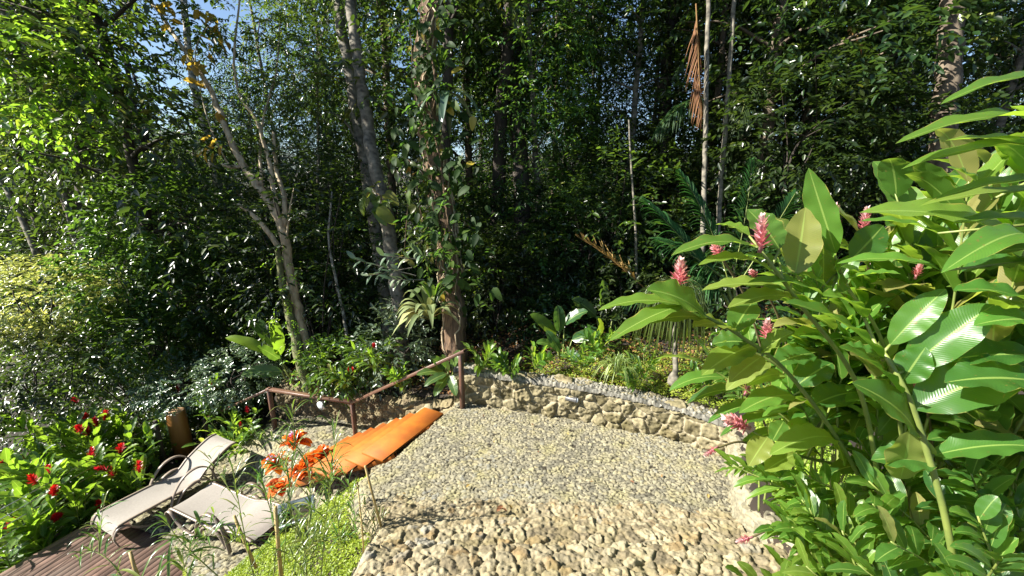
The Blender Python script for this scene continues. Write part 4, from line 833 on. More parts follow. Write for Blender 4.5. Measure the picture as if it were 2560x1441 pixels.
banana('tall dark paddle leaves standing behind the torn pale leaf', W(1510, 880, 8.3), [(W(1505, 770, 8.3), W(1508, 690, 8.2), .28), (W(1490, 790, 8.3), W(1430, 740, 8.2), .28), (W(1530, 800, 8.3), W(1580, 750, 8.2), .26), (W(1500, 840, 8.0), W(1495, 790, 7.6), .2)], 'ban', yel=(3,))
banana('glossy green paddle leaves growing beside the top handrail post', W(1120, 960, 6.9), [(W(1110, 930, 6.8), W(1040, 930, 6.6), .17), (W(1115, 920, 6.8), W(1075, 890, 6.6), .17), (W(1120, 940, 6.8), W(1085, 985, 6.5), .17), (W(1130, 920, 6.8), W(1150, 870, 6.8), .15), (W(1125, 940, 6.7), W(1140, 985, 6.5), .16), (W(1115, 935, 6.7), W(1060, 960, 6.5), .15), (W(1120, 930, 6.9), W(1105, 880, 6.8), .15)], 'ban')

# ---- gingers: shoots with two ranked leaves
def shoot(st_, fo, P, n, L, wd, f0=.25, up=(0, 0, 1), r=.012, mr=None, splay=1.0, drp=.12, face=None):
    C = catmull(P, 8); m = len(C); tube(st_, C, np.linspace(r, r * .45, m), 8); ax = nrm(C[-1] - C[0])
    sd = nrm(np.cross(ax, (face if face is not None else np.array((rng.normal(), rng.normal(), .2)))))
    for k in range(n):
        f = f0 + (1 - f0) * (k + .6) / n; i = f * (m - 1); i0 = int(min(i, m - 2)); c = C[i0] + (C[i0 + 1] - C[i0]) * (i - i0); Tn = nrm(C[i0 + 1] - C[i0])
        s = 1 if k % 2 else -1; l = L * rng.uniform(.8, 1.12) * (1 - .30 * abs(2 * f - 1.2))
        d = nrm(sd * s * splay * (1.05 - .55 * f) + Tn * (.45 + .5 * f) + rng.normal(0, .13, 3) - np.array((0, 0, .12)))
        big_leaf(fo, c, c + d * l, wd * rng.uniform(.85, 1.15), .10, Tn * .4 + np.array((0, 0, .9)) + rng.normal(0, .15, 3), rng.normal(0, .25), .03, float(np.clip(rng.normal(.45 if mr is None else mr, .25), 0, 1)), .14, 12, 5, tipdrop=drp)
    return C[-1], nrm(C[-1] - C[-2])
def torch(root, c, d, h, r, m, petals=46):
    if m == 'pink': h *= .88; r *= .85       # cone flower of overlapping bracts
    mb = MB(); k = np.arange(petals); f = k / petals; a = k * 2.4; d = nrm(d); x = nrm(np.cross(d, (.3, .8, .1))); y = np.cross(d, x)
    O = np.cos(a)[:, None] * x + np.sin(a)[:, None] * y; rr = r * (np.sin(np.pi * (.18 + .8 * f)) ** .7)
    P = c + d * (f * h)[:, None] + O * (rr * .25)[:, None]
    leaves(mb, P, O * (1.0 - .45 * f)[:, None] + d * (.45 + .5 * f)[:, None] + rng.normal(0, .15, (petals, 3)), d - O * .3, r * 1.3 * (1.1 - .35 * f) * rng.uniform(.75, 1.2, petals), r * .5, -.10, np.clip(f + rng.normal(0, .15, petals), 0, 1))
    tube(mb, [c - d * .02, c + d * h * .9], [r * .35, r * .15], 6); return bld(mb, 'flower', M[m], root)
def ginger(label, base, shoots, L, wd, m='ginger', fm='pink', fl=(), group=None, name='ginger_plant', cat='ginger plant'):
    t = thing(name, label, cat, base, group); st_ = MB(); fo = MB(); ends = [shoot(st_, fo, *s[0:1], **s[1]) for s in shoots]
    bld(st_, 'stems', M['stem'], t, True); bld(fo, 'foliage', M[m], t, True)
    for (c, d, h, r) in fl: torch(t, np.array(c), np.array(d), h, r, fm)
    return t
# red flowered ginger bed below the deck on the left
cells = [((40, 1150), 7.2), ((20, 1250), 6.6), ((120, 1180), 7.0), ((180, 1120), 7.6), ((60, 1330), 6.3), ((240, 1160), 7.4), ((300, 1090), 7.9), ((300, 1060), 8.3), ((140, 1270), 6.7), ((220, 1240), 7.0), ((100, 1090), 8.0), ((250, 1060), 8.4), ((0, 1180), 7.8), ((310, 1170), 7.5), ((170, 1060), 8.6)]
rl = ['at the left photo edge over the cables', 'lowest at the left edge', 'in front of the dark gap, left of centre of the bed', 'in the middle of the bed', 'just outside the deck corner', 'nearest the log post fence line', 'right of the bed beside the dark fence post', 'with the tallest upright bright shoot by the dark post', 'low over the deck edge', 'low between fence cables and lounger', 'at the back left of the bed', 'at the back of the bed under the shiny bushes', 'behind the others at the far left', 'directly left of the dark fence post', 'farthest back in the bed']
for i, ((u, v), d) in enumerate(cells):
    tip = W(u, v, d); b = tip - np.array((rng.normal(0, .2), rng.normal(0, .2) - .3, 1.6)); sh = []; fl = []
    for k in range(6):
        bb = b + rng.normal(0, .22, 3) * (1, 1, 0); tt = tip + rng.normal(0, .34, 3) * (1, .8, .5); mid_ = (bb + tt) / 2 + rng.normal(0, .06, 3)
        sh.append(([bb, mid_, tt], dict(n=13, L=.48, wd=.115, f0=.3, r=.009)))
        if k < (2 if i % 2 else 1): fl.append((tt + np.array((0, -.05, .02)), rng.normal(0, .4, 3) + (0, 0, 1), .16, .062))
    ginger('red flowered ginger ' + rl[i], b, sh, .4, .08, 'redg', 'red', fl, 'red flowered gingers below the deck', name='red_ginger')
for i, (u, v, d, lb) in enumerate([(520, 970, 8.6, 'dark leaved red ginger with one bright leaf behind the sloping rail'), (400, 1000, 9.6, 'red ginger in the shade left of the sloping rail'), (600, 1050, 8.3, 'low dark ginger under the rail beside the far post'), (560, 1075, 8.6, 'low dark ginger behind the raised lounger back')]):
    tip = W(u, v, d); b = tip - (0, 0, 1.0)
    sh = [([b + rng.normal(0, .15, 3) * (1, 1, 0), tip - (0, 0, .4) + rng.normal(0, .1, 3), tip + rng.normal(0, .28, 3) * (1, .6, .5)], dict(n=11, L=.36, wd=.08, f0=.2, r=.008)) for k in range(6)]
    ginger(lb, b, sh, .4, .08, 'ginger' if i != 0 else 'redg', 'red', [(tip + rng.normal(0, .3, 3) * (1, .5, .5), rng.normal(0, .4, 3) + (0, 0, 1), .16, .04) for k in range(2 if i < 2 else 1)], name='red_ginger')
# low gingers and calatheas in the upper bed
for i, (u, v, d, h, L, wd, lb, m) in enumerate([(1210, 905, 6.7, .40, .26, .06, 'low bright ferny plant just behind the left end of the curved wall', 'redg'), (1275, 915, 6.5, .34, .22, .055, 'pair of arching leafy shoots behind the wall right of the ferny plant', 'redg'), (1335, 900, 6.8, .35, .22, .06, 'small dark leafy plant behind the wall below the torn paddle leaf', 'ginger'), (1450, 900, 6.5, .40, .20, .05, 'leafy clump left of the tufted spider plant', 'ginger'), (1610, 915, 6.4, .38, .20, .045, 'spiky leafy clump between the spider plant and the ponytail palm', 'ginger'), (1590, 945, 6.1, .28, .18, .04, 'small bright tuft in front of the spiky clump', 'redg'),
        (1760, 955, 5.8, .35, .22, .05, 'leafy plant right of the ponytail palm trunk', 'redg'), (1830, 930, 5.6, .40, .24, .06, 'sunlit leafy plant under the long stem of pink ginger', 'redg'), (940, 900, 7.6, .6, .28, .07, 'sunlit ginger with yellow green tips above the rubble wall', 'redg'), (870, 940, 7.8, .45, .26, .07, 'ginger clump with red buds above the rubble wall beside the reddish tree', 'ginger'), (1010, 950, 7.3, .4, .22, .06, 'low leafy plant on the rubble wall below the sloping rail', 'redg'), (800, 900, 8.2, .5, .26, .06, 'spiky leafy plant at the foot of the reddish tree', 'redg'),
        (1880, 1000, 5.0, .3, .2, .05, 'leafy tuft over the right corner of the curved wall', 'redg'), (1500, 870, 7.0, .45, .24, .07, 'leafy plant under the tall dark paddle leaves', 'ginger')]):
    b = W(u, v + 30, d); sh = []
    for k in range(7):
        a = rng.random() * 6.28; e = b + np.array((math.cos(a) * h * .7, math.sin(a) * h * .5, h * rng.uniform(.6, 1.2))); sh.append(([b, (b + e) / 2 + (0, 0, h * .12), e], dict(n=9, L=L, wd=wd, f0=.15, r=.006)))
    ginger(lb, b, sh, L, wd, m, 'red', [(b + np.array((rng.normal(0, .15), -.1, h * .9)), (0, 0, 1), .07, .025) for _ in range(2)] if i in (8, 9) else (), name='leafy_plant', cat='plant')

# ---- big pink torch ginger clump on the right: hero shoots follow the photograph's stems
def wl(a, d1, b, d2, wd, sag=.12, up=(0, -.25, 1), rnd=.5, tw=0, drop=.0): return (W(a[0], a[1], d1), W(b[0], b[1], d2), wd, sag, up, rnd, tw, drop)
def hero_ginger(label, stem, r, lv, fl=(), extra=()):
    P = [W(*q) for q in stem]; t = thing('ginger_plant', label, 'ginger plant', P[0], 'pink flowered torch gingers'); st_ = MB(); fo = MB()
    C = catmull(P, 8); tube(st_, C, np.linspace(r, r * .5, len(C)), 10)
    for (A, B, wd, sag, up, rnd, tw, drop) in lv:
        j = np.argmin(np.linalg.norm(C - A, axis=1)); q = C[j]
        if np.linalg.norm(q - A) > .015: tube(st_, [q, (q + A) / 2, A], [r * .5, r * .45, r * .35], 6)
        big_leaf(fo, A, B, wd * 1.22, sag, up, tw, .035, rnd, .13, 18, 7, tipdrop=drop)
    bld(st_, 'stem', M['stem'], t, True); bld(fo, 'foliage', M['ginger'], t, True)
    for (u, v, d, dr, h, rr) in fl:
        c = W(u, v, d); torch(t, c, dr, h, rr, 'pink', 60)
    return t
n5 = lambda X, Y: (1450 + X / 2.306, 380 + Y / 2.306)
n4 = lambda X, Y: (1750 + X / 2.48, 860 + Y / 2.48)
n3 = lambda X, Y: (1600 + X / 2.667, Y / 2.667)
H = hero_ginger
H('torch ginger carrying the tall upright pink flower at the top left of the clump', [(2210, 1300, 2.6), (2150, 980, 2.3), (2000, 760, 2.1), (1930, 665, 2.0), (1897, 620, 2.0)], .014,
  [wl(n5(1010, 550), 2.0, n5(525, 600), 1.95, .10, .22, rnd=.55), wl(n5(1150, 560), 2.05, n5(965, 330), 2.15, .13, .1, (0, -1, .4), .5), wl(n5(975, 485), 2.05, n5(780, 420), 2.2, .08, .2, rnd=.8),
   wl(n5(1240, 705), 2.1, n5(1300, 320), 2.2, .15, .05, (-.4, -1, .2), .97), wl(n5(1100, 690), 2.1, n5(680, 655), 1.9, .085, .22, rnd=.85), wl(n5(1150, 640), 2.1, n5(900, 600), 2.3, .09, .1, rnd=.3), wl(n5(1180, 800), 2.1, n5(700, 800), 2.2, .10, .2, rnd=.9), wl(n5(1260, 850), 2.15, n5(850, 900), 2.0, .11, .18, rnd=.9)],
  [(1901, 622, 2.0, (-.12, -.05, 1), .175, .046)])
H('torch ginger shoot with the tallest upright bright leaf between two pink flowers', [(2290, 1350, 2.7), (2220, 900, 2.4), (2120, 720, 2.3), (2088, 640, 2.25)], .013,
  [wl(n5(1475, 585), 2.25, n5(1318, 92), 2.2, .13, -.06, (-.7, -1, 0), .6, .4), wl(n5(1400, 780), 2.2, n5(1395, 470), 2.3, .17, .02, (.6, -1, .2), .05), wl(n5(1560, 625), 2.25, n5(1750, 425), 2.3, .14, .05, (-.2, -1, .5), .1), wl(n5(1450, 800), 2.15, n5(1080, 695), 2.1, .10, .2, rnd=.5), wl(n5(1430, 850), 2.1, n5(965, 755), 2.0, .085, .2, rnd=.6), wl(n5(1520, 740), 2.2, n5(1850, 705), 2.0, .07, .18, rnd=.6), wl(n5(1470, 650), 2.25, n5(1480, 800), 2.1, .13, .1, (.5, -1, .2), .3)],
  [(2083, 575, 2.35, (-.1, 0, 1), .15, .035)])
H('torch ginger reaching farthest left with a pale pink flower above drooping leaves', [(2290, 1500, 2.9), (2130, 1160, 2.6), (1976, 940, 2.3), (1850, 840, 2.15), (1780, 800, 2.05), (1715, 765, 2.0)], .014,
  [wl(n5(620, 900), 2.0, n5(103, 915), 2.0, .085, .22, rnd=.75), wl(n5(720, 945), 2.02, n5(383, 795), 1.9, .16, .15, (.2, -.6, 1), .62), wl(n5(600, 885), 1.97, n5(165, 1092), 1.85, .085, .12, rnd=.7), wl(n5(740, 965), 2.05, n5(385, 990), 1.95, .10, .15, rnd=.2), wl(n5(870, 1030), 2.15, n5(650, 1010), 2.0, .12, .2, rnd=.93), wl(n5(1000, 1120), 2.25, n5(700, 1290), 2.1, .13, .15, rnd=.85), wl(n5(880, 1040), 2.15, n5(1000, 860), 2.3, .12, .1, rnd=.3), wl(n5(1040, 1160), 2.2, n5(1230, 1040), 2.1, .11, .15, rnd=.9), wl(n5(1050, 1180), 2.2, n5(860, 1330), 2.1, .1, .1, rnd=.95), wl(n5(960, 1100), 2.2, n5(760, 1110), 2.25, .14, .15, rnd=.25)],
  [(1697, 712, 2.02, (0, 0, 1), .13, .045)])
H('torch ginger with thick pale stem rising through the middle of the clump', [n4(1600, 1500) + (2.1,), n4(1500, 990) + (2.0,), n4(1330, 430) + (1.95,), n4(1230, 210) + (1.95,), n4(1140, 60) + (2.0,), n5(1740, 1190) + (2.05,), n5(1640, 960) + (2.15,)], .0165,
  [wl(n4(1340, 550), 1.97, n4(940, 240), 1.9, .17, .15, (.3, -.8, .8), .22), wl(n4(1240, 305), 1.95, n4(860, 20), 1.85, .12, .16, rnd=.4), wl(n4(1325, 405), 1.95, n4(2060, 130), 1.8, .20, .18, (-.2, -.5, 1), .25), wl(n4(1450, 690), 1.98, n4(2100, 640), 1.8, .13, .2, rnd=.4), wl(n4(1300, 540), 1.98, n4(1240, 840), 2.1, .17, .04, (-.3, -1, .2), .96), wl(n5(1740, 1195), 2.03, n5(1180, 868), 1.85, .14, .16, rnd=.45), wl(n5(1630, 955), 2.15, n5(1400, 830), 2.0, .12, .2, rnd=.8), wl(n5(1790, 1110), 2.0, n5(2110, 790), 1.9, .11, .16, (-.5, -.6, .8), .55), wl(n5(1880, 1260), 1.97, n5(2390, 880), 1.8, .15, .17, (-.3, -.6, 1), .42), wl(n5(1740, 1190), 2.05, n5(1500, 1130), 2.1, .11, .1, rnd=.35), wl(n4(1460, 740), 2.0, n4(1060, 720), 2.1, .15, .15, rnd=.2), wl(n4(1250, 240), 1.97, n4(1400, 20), 1.9, .12, .1, rnd=.3)])
H('torch ginger with long horizontal leaves in front of the two far pink flowers', [(2700, 1500, 2.2), (2640, 1000, 2.0), (2600, 760, 1.85), (2590, 560, 1.8), (2580, 430, 1.8)], .015,
  [wl(n5(2540, 510), 1.75, n5(1612, 350), 1.75, .13, .14, (0, -.6, 1), .88), wl(n5(2600, 500), 1.6, n5(2080, 700), 1.45, .10, .25, (0, -.4, 1), .6), wl(n5(2080, 685), 1.85, n5(1480, 645), 1.95, .085, .2, rnd=.7), wl(n5(2060, 470), 1.95, n5(1620, 400), 2.0, .07, .15, rnd=.65), wl(n5(2620, 880), 1.7, n5(2150, 800), 1.75, .12, .2, rnd=.4), wl(n5(2600, 640), 1.8, n5(2200, 690), 1.9, .13, .15, rnd=.2), wl(n5(2650, 980), 1.7, n5(2270, 1000), 1.75, .12, .18, rnd=.5), wl(n5(2660, 1330), 1.7, n5(2100, 1330), 1.8, .20, .15, rnd=.1), wl(n5(2640, 1180), 1.75, n5(2080, 1210), 1.9, .16, .15, rnd=.1)],
  [(2156, 578, 2.5, (0, 0, 1), .15, .036), (2290, 690, 2.3, (.1, 0, 1), .09, .025)])
H('torch ginger leaning in from the right edge with the highest arching leaves', [(2900, 1200, 2.0), (2800, 800, 1.8), (2720, 450, 1.7), (2660, 250, 1.65)], .015,
  [wl((2700, 225), 1.6, (2350, 262), 1.55, .085, .22, rnd=.6), wl((2700, 330), 1.6, (2238, 360), 1.5, .10, .18, rnd=.7), wl((2720, 385), 1.6, (2362, 352), 1.6, .075, .1, rnd=.85), wl((2700, 400), 1.6, (2252, 424), 1.55, .085, .18, rnd=.72), wl((2480, 500), 1.75, (2366, 418), 1.8, .085, .2, rnd=.8), wl((2700, 470), 1.6, (2335, 500), 1.6, .07, .18, rnd=.6), wl((2700, 500), 1.65, (2300, 515), 1.7, .075, .15, rnd=.9), wl((2640, 560), 1.7, (2380, 560), 1.7, .085, .12, rnd=.8), wl((2700, 640), 1.7, (2420, 640), 1.75, .10, .15, rnd=.2)])
H('torch ginger with dark leaves and a short pink bud at the lower left', [n4(1090, 800) + (2.9,), n4(860, 590) + (2.6,), n4(560, 200) + (2.5,), n4(250, 0) + (2.45,), (1830, 830, 2.4)], .012,
  [wl(n4(840, 590), 2.6, n4(430, 690), 2.4, .14, .25, rnd=.88), wl(n4(575, 320), 2.5, n4(240, 430), 2.35, .12, .2, rnd=.6), wl(n4(600, 260), 2.5, n4(820, 120), 2.5, .15, .15, rnd=.1), wl(n4(700, 380), 2.55, n4(980, 300), 2.6, .16, .15, rnd=.08), wl(n4(520, 190), 2.5, n4(290, 260), 2.4, .1, .2, rnd=.9), wl(n4(420, 110), 2.5, n4(160, 290), 2.4, .12, .2, rnd=.95), wl(n4(800, 510), 2.6, n4(900, 760), 2.6, .15, .1, rnd=.1), wl(n4(480, 120), 2.5, n4(700, 60), 2.6, .15, .1, rnd=.15)],
  [(1917, 845, 2.45, (-.1, 0, 1), .12, .04)])
H('torch ginger whose salmon flower droops over the corner of the curved wall', [n4(900, 760) + (2.9,), n4(600, 690) + (2.8,), n4(450, 610) + (2.75,), n4(330, 545) + (2.7,)], .012,
  [wl(n4(450, 600), 2.7, n4(520, 480), 2.8, .1, .1, rnd=.4), wl(n4(420, 580), 2.7, n4(300, 760), 2.6, .12, .1, rnd=.95), wl(n4(600, 680), 2.7, n4(400, 790), 2.6, .12, .1, rnd=.9)],
  [(1868, 1068, 2.7, (-.9, .1, .35), .17, .055)])
# extra flowers on stalks deeper in the clump
for i, (u, v, d, dr, h, r_, lb) in enumerate([(1802, 640, 2.5, (-.5, 0, .7), .11, .04, 'half hidden pink ginger flower left of the tallest one'), (2160, 705, 2.7, (.2, 0, 1), .13, .035, 'pink ginger flower shaded between the middle leaves'), (1790, 1120, 2.95, (-.8, -.3, -.3), .12, .028, 'curling pale pink ginger flower hanging over the short pale wall'),
        (2290, 960, 2.3, (-.3, 0, .6), .12, .05, 'fading salmon ginger flower behind the thick pale stem'), (1862, 985, 3.2, (.3, 0, 1), .1, .03, 'small pink ginger bud above the right end of the curved wall'), (2270, 1190, 2.6, (-.5, 0, -.4), .1, .035, 'wilted brownish ginger flower beside the thick pale stem'), (1890, 690, 2.6, (-.6, 0, .5), .06, .022, 'tiny pink bud beneath the tallest flower'), (1875, 1345, 2.9, (-.8, 0, -.3), .1, .03, 'withered pink flower lying on the ground cover at the right')]):
    c = W(u, v, d); b = c + np.array((.5, .2, -.75 if v < 1000 else -.2)); t = thing('ginger_flower', lb, 'flower', b); st_ = MB(); tube(st_, catmull([b, (b + c) / 2 + (0, 0, .08), c], 6), .008, 6); bld(st_, 'stem', M['dstem'], t, True); torch(t, c, dr, h, r_, 'pink' if i not in (5,) else 'greyd', 44)
# filler shoots behind and below, each clump a plant
rl = 0
def filler(u, v, d, n, L, wd, lb, hgt=1.5, spread=.3, mr=.45, ld=(-.35, 0, 0), m='ginger', nlf=13):
    tip = W(u, v, d); b = tip - np.array(ld) * 1.0 - (0, 0, hgt); sh = []
    for k in range(n):
        bb = b + rng.normal(0, .15, 3) * (1, 1, 0); tt = tip + rng.normal(0, spread, 3) * (1, .8, .8); sh.append(([bb, (bb + tt) / 2 + (0, 0, .12) - np.array(ld) * .15, tt], dict(n=nlf, L=L * (1.12 if L > .3 else 1), wd=wd * (1.25 if L > .3 else 1.1), f0=.3, r=.009, mr=mr, face=np.array((rng.normal(0, .4), -1, .3)))))
    ginger(lb, b, sh, L, wd, m, group=None)
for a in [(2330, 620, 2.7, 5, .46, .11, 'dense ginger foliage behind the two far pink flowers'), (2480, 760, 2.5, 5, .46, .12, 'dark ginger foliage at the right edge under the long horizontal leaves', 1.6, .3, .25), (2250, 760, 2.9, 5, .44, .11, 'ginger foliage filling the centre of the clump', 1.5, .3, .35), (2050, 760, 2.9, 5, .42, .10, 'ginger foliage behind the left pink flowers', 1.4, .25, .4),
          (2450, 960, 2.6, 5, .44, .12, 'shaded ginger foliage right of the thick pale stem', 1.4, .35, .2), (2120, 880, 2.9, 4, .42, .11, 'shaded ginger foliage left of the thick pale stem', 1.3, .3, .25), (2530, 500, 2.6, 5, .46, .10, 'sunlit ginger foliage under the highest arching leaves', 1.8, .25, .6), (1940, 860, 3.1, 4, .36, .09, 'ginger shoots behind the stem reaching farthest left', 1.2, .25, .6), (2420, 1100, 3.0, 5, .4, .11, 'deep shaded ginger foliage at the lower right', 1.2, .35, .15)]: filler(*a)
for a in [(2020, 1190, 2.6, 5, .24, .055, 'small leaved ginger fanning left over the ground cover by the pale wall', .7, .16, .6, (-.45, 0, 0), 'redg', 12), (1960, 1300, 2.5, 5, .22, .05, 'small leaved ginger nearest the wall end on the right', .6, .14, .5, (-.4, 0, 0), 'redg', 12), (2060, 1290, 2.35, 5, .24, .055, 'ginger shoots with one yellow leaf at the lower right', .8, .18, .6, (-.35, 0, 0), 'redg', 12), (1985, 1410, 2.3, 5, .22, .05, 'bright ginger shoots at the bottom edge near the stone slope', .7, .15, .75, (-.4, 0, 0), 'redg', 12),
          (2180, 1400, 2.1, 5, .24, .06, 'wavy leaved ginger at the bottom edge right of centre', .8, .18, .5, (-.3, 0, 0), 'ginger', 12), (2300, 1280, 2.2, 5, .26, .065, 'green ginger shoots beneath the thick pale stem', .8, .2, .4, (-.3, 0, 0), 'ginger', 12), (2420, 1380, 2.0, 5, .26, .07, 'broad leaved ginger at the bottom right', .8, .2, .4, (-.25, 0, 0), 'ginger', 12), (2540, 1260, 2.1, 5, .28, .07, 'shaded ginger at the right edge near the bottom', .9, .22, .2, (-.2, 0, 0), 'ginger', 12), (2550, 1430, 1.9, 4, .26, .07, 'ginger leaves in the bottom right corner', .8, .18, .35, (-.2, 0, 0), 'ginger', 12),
          (2130, 1160, 2.7, 5, .26, .06, 'overlapping narrow ginger shoots left of the thick pale stem', .8, .18, .5, (-.45, 0, 0), 'redg', 12), (2400, 1200, 2.5, 4, .28, .07, 'narrow ginger shoots right of the thick pale stem', .9, .2, .3, (-.3, 0, 0), 'ginger', 12), (1890, 1170, 3.2, 5, .13, .03, 'tuft of fine bright shoots leaning over the pale wall', .35, .12, .5, (-.1, 0, 0), 'redg', 12)]: filler(*a)

# ---- ground cover
def cover(name, label, xs, ys, zf, n, L, m, keep, hh=.07):
    mb = MB(); x = rng.uniform(*xs, n); y = rng.uniform(*ys, n); k = keep(x, y); x, y = x[k], y[k]; z = zf(x, y) + hh * rng.random(len(x)) + .22 * np.clip(fbm(x * 4, y * 4), -.15, 1)
    leaves(mb, np.stack([x, y, z], -1), U3(len(x)) * (1, 1, .35), rng.normal(0, .45, (len(x), 3)) + (0, 0, 1), L * rng.uniform(.6, 1.3, len(x)), L * .6, .1, np.clip(.5 + fbm(x * 3, y * 3) + rng.normal(0, .2, len(x)), 0, 1))
    return tag(mb.build(name, M[m]), label, 'ground cover', kind='stuff')
cover('ground_cover', 'bright lime ground cover on the bank below the terrace', (-4.6, -.6), (2.6, 4.9), ground, 60000, .032, 'lime', lambda x, y: (xedge(y) - x > .0) & (y < 4.74) & (ground(x, y) > low_h(x, y) + .04) & ((x + 3.25) ** 2 + (y - 4.95) ** 2 > .16), .10)
bedz = lambda x, y: ground(x, y) + .05
cover('ground_cover', 'low lime green ground cover in the upper bed behind the curved wall', (-.4, 4.2), (4.9, 7.6), bedz, 34000, .032, 'lime', lambda x, y: (y > np.interp(x, WX, WY) + .30) & (rng.random(len(x)) < np.clip(1.25 - .85 * (y - np.interp(x, WX, WY) - .3) + .35 * (x - 1.0), .04, 1)) & (x < 4.2), .06)
cover('ground_cover', 'yellow green ground cover along the foot of the right hand gingers', (2.3, 3.8), (2.0, 5.2), lambda x, y: np.full(x.shape, -3.03), 30000, .028, 'lime', lambda x, y: x > 2.50 + .42 * np.clip(y - 3.3, 0, 1.5) + .1, .07)
cover('leaf_litter', 'brown leaf litter and low weeds on the forest floor behind the wall', (-6, 8), (5.5, 12), bedz, 16000, .07, 'dry', lambda x, y: (y > np.interp(x, WX, WY) + .35), .02)
cover('understory_weeds', 'dark low weeds covering the forest floor', (-12, 12), (6.6, 14), bedz, 26000, .09, 'mid', lambda x, y: (y > np.interp(x, WX, WY) + .5) & (vnoise(x * 1.3, y * 1.3) > .35), .22)
cover('bank_weeds', 'green weeds covering the slope outside the deck', (-14, -7.9), (2.5, 10), lambda x, y: ground(x, y) + .1, 20000, .13, 'mid', lambda x, y: x < -7.9, .5)

# ---- reedy plants in front of the loungers
def reed(label, P, n, L, wd=.014, r=.006, branches=2):
    P = [W(*q) for q in P]; t = thing('reed_plant', label, 'reed', P[0], 'reedy plants in front of the loungers'); st_ = MB(); fo = MB(); C = catmull(P, 8); tube(st_, C, np.linspace(r, r * .4, len(C)), 6)
    lines = [C]
    for k in range(branches):
        i = int(len(C) * rng.uniform(.2, .7)); e = C[i] + np.array((rng.normal(0, .22), rng.normal(0, .15), rng.uniform(.15, .4))); l2 = catmull([C[i], (C[i] + e) / 2 + (0, 0, .03), e], 5); tube(st_, l2, np.linspace(r * .6, r * .25, len(l2)), 5); lines.append(l2)
    for Ck in lines:
        nn_ = n if Ck is C else int(n * .5)
        for k in range(nn_):
            f = .22 + .78 * (k + rng.random()) / nn_; c = Ck[min(int(f * (len(Ck) - 1)), len(Ck) - 1)]; a = rng.random() * 6.28; e = rng.uniform(.35, 1.25); l = L * rng.uniform(.45, 1.2)
            d = np.array((math.cos(a) * math.sin(e), math.sin(a) * math.sin(e), math.cos(e))); big_leaf(fo, c, c + d * l, wd * rng.uniform(.7, 1.3), .12, (0, 0, 1), 0, 0, rng.random(), .2, 6, 3, tipdrop=rng.uniform(.1, .5), shape=.7, pw=.8)
    bld(st_, 'stem', M['stem'], t, True); bld(fo, 'foliage', M['reed'], t)
for a in [('tallest reedy stem rising past the orange bromeliads to the handrail', [(705, 1470, 4.1), (720, 1260, 4.0), (735, 1120, 4.0), (730, 1010, 4.0)], 40, .30), ('reedy stem leaning right in front of the orange stairs', [(800, 1470, 4.0), (815, 1300, 3.9), (830, 1180, 3.9), (838, 1060, 3.9)], 38, .30), ('reedy stem in front of the lying lounger', [(640, 1470, 3.9), (610, 1330, 3.8), (592, 1230, 3.8), (580, 1160, 3.8)], 32, .28),
          ('bent reedy stem over the deck edge at the bottom', [(600, 1490, 3.5), (500, 1400, 3.4), (440, 1340, 3.3), (410, 1290, 3.3)], 26, .22), ('low reedy tuft with broad blades at the bottom left', [(470, 1520, 3.3), (462, 1440, 3.3), (455, 1370, 3.3)], 14, .34, .022), ('reedy stem with many fine leaves beside the slim leaning stake', [(905, 1420, 4.5), (890, 1340, 4.5), (880, 1240, 4.5), (850, 1160, 4.5)], 26, .22), ('dense dark reedy stem left of the slim leaning stake', [(860, 1430, 4.5), (850, 1350, 4.5), (835, 1250, 4.5), (800, 1150, 4.5)], 26, .24),
          ('reedy shoots over the lime ground cover at the bottom', [(760, 1500, 3.5), (765, 1400, 3.5), (740, 1310, 3.4), (720, 1240, 3.4)], 36, .26), ('fine reedy stem at the right of the clump near the terrace edge', [(955, 1400, 4.2), (950, 1370, 4.2), (935, 1310, 4.2), (905, 1250, 4.2)], 16, .18), ('thin reedy stem leaning left at the bottom left corner', [(330, 1500, 3.3), (290, 1420, 3.2), (235, 1380, 3.2), (190, 1400, 3.2)], 18, .20), ('reedy stem beside the thick bamboo stake', [(680, 1480, 3.9), (690, 1340, 3.9), (665, 1240, 3.9), (650, 1190, 3.9)], 32, .28), ('reedy stem crossing the planter', [(745, 1470, 3.9), (770, 1340, 3.9), (775, 1220, 3.9), (760, 1120, 3.9)], 34, .28)]: reed(*a)
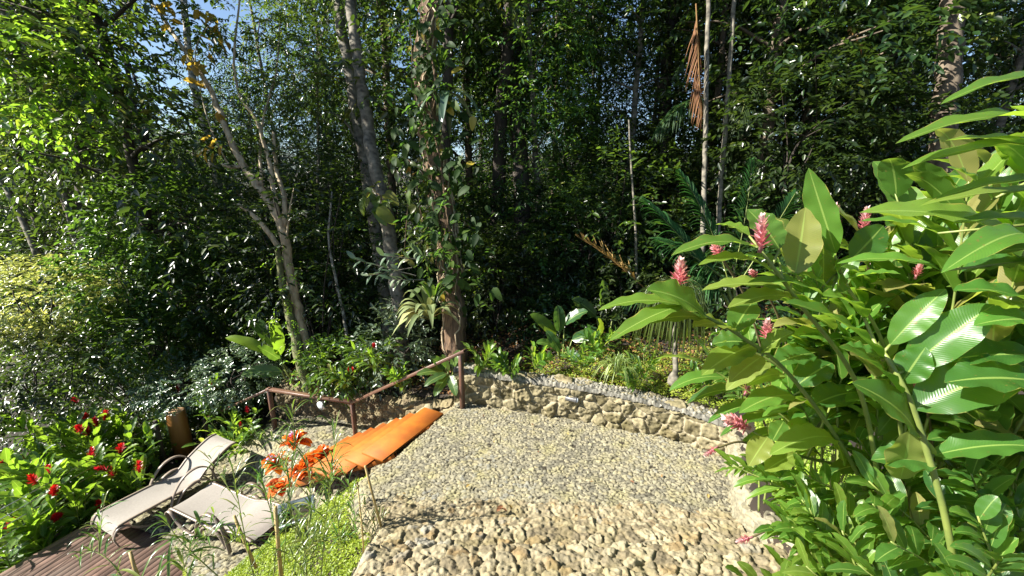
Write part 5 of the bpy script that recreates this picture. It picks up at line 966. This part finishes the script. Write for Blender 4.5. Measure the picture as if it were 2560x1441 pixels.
# ---- orange bromeliads
def purp(t, c):
    mb = MB(); leaves(mb, c + rng.normal(0, .03, (9, 3)) + (0, -.05, .22), U3(9), U3(9), .06, .04, 0, rng.random(9)); bld(mb, 'blossom', M['purple'], t)
for i, (u, v, d, n, L, wd, tl, lb) in enumerate([(690, 1165, 7.0, 40, .27, .15, (-.2, -.5, 0), 'flame orange bromeliad leaning left toward the loungers'), (740, 1110, 7.2, 40, .28, .15, (.1, -.4, .1), 'red orange bromeliad at the top of the group with a mauve blossom'), (700, 1225, 6.5, 26, .24, .15, (-.2, -.4, 0), 'amber bromeliad nearest the lying lounger'), (800, 1150, 7.0, 34, .30, .13, (.3, -.2, .1), 'dark rusty bromeliad between the flame orange one and the stairs'), (760, 1185, 6.9, 36, .27, .12, (.0, -.4, .1), 'deep red bromeliad in the middle of the orange group')]):
    rosette('bromeliad', lb, W(u, v, d), n, L, wd, 'orange', lean=(.15, 1.5), drop=.22, sag=.15, tilt=tl, na=5, rn=(.4, .3, .8, .12, .05)[i], group='orange bromeliads', extra=purp if i < 2 else None)
# ---- fallen leaves on the terrace
for i, (u, v, L) in enumerate([(1250, 1272, .10), (1275, 1268, .08), (1208, 1040, .06), (1330, 1062, .06), (1235, 1105, .04), (1480, 1205, .05), (1580, 1205, .05), (1530, 1330, .06), (1770, 1240, .06), (1420, 1085, .05), (1440, 1290, .05), (1345, 1130, .04), (1655, 1190, .05), (1010, 1235, .05), (1170, 1215, .06)]):
    c = G(u, v, -3.46 if v < 1260 else -3.40); mb = MB(); a = rng.random() * 6.28; d = np.array((math.cos(a), math.sin(a), .1)); big_leaf(mb, c - d * L / 2, c + d * L / 2, L * .5, .15, (0, 0, 1), rng.normal(0, .4), .06, rng.random(), .25, 8, 5)
    if i == 0:
        d2 = np.array((d[1], -d[0], .2)); big_leaf(mb, c, c + d2 * L, L * .5, .2, (0, 0, 1), .5, .06, .2, .25, 8, 5)
    tag(mb.build('fallen_leaf', M['dry'], smooth=True), 'curled rusty brown leaf lying near the front of the terrace' if i == 0 else 'small dry brown leaf fallen on the terrace stones', 'leaf', 'dry leaves on the terrace')
# more sunlit ginger foliage high on the right
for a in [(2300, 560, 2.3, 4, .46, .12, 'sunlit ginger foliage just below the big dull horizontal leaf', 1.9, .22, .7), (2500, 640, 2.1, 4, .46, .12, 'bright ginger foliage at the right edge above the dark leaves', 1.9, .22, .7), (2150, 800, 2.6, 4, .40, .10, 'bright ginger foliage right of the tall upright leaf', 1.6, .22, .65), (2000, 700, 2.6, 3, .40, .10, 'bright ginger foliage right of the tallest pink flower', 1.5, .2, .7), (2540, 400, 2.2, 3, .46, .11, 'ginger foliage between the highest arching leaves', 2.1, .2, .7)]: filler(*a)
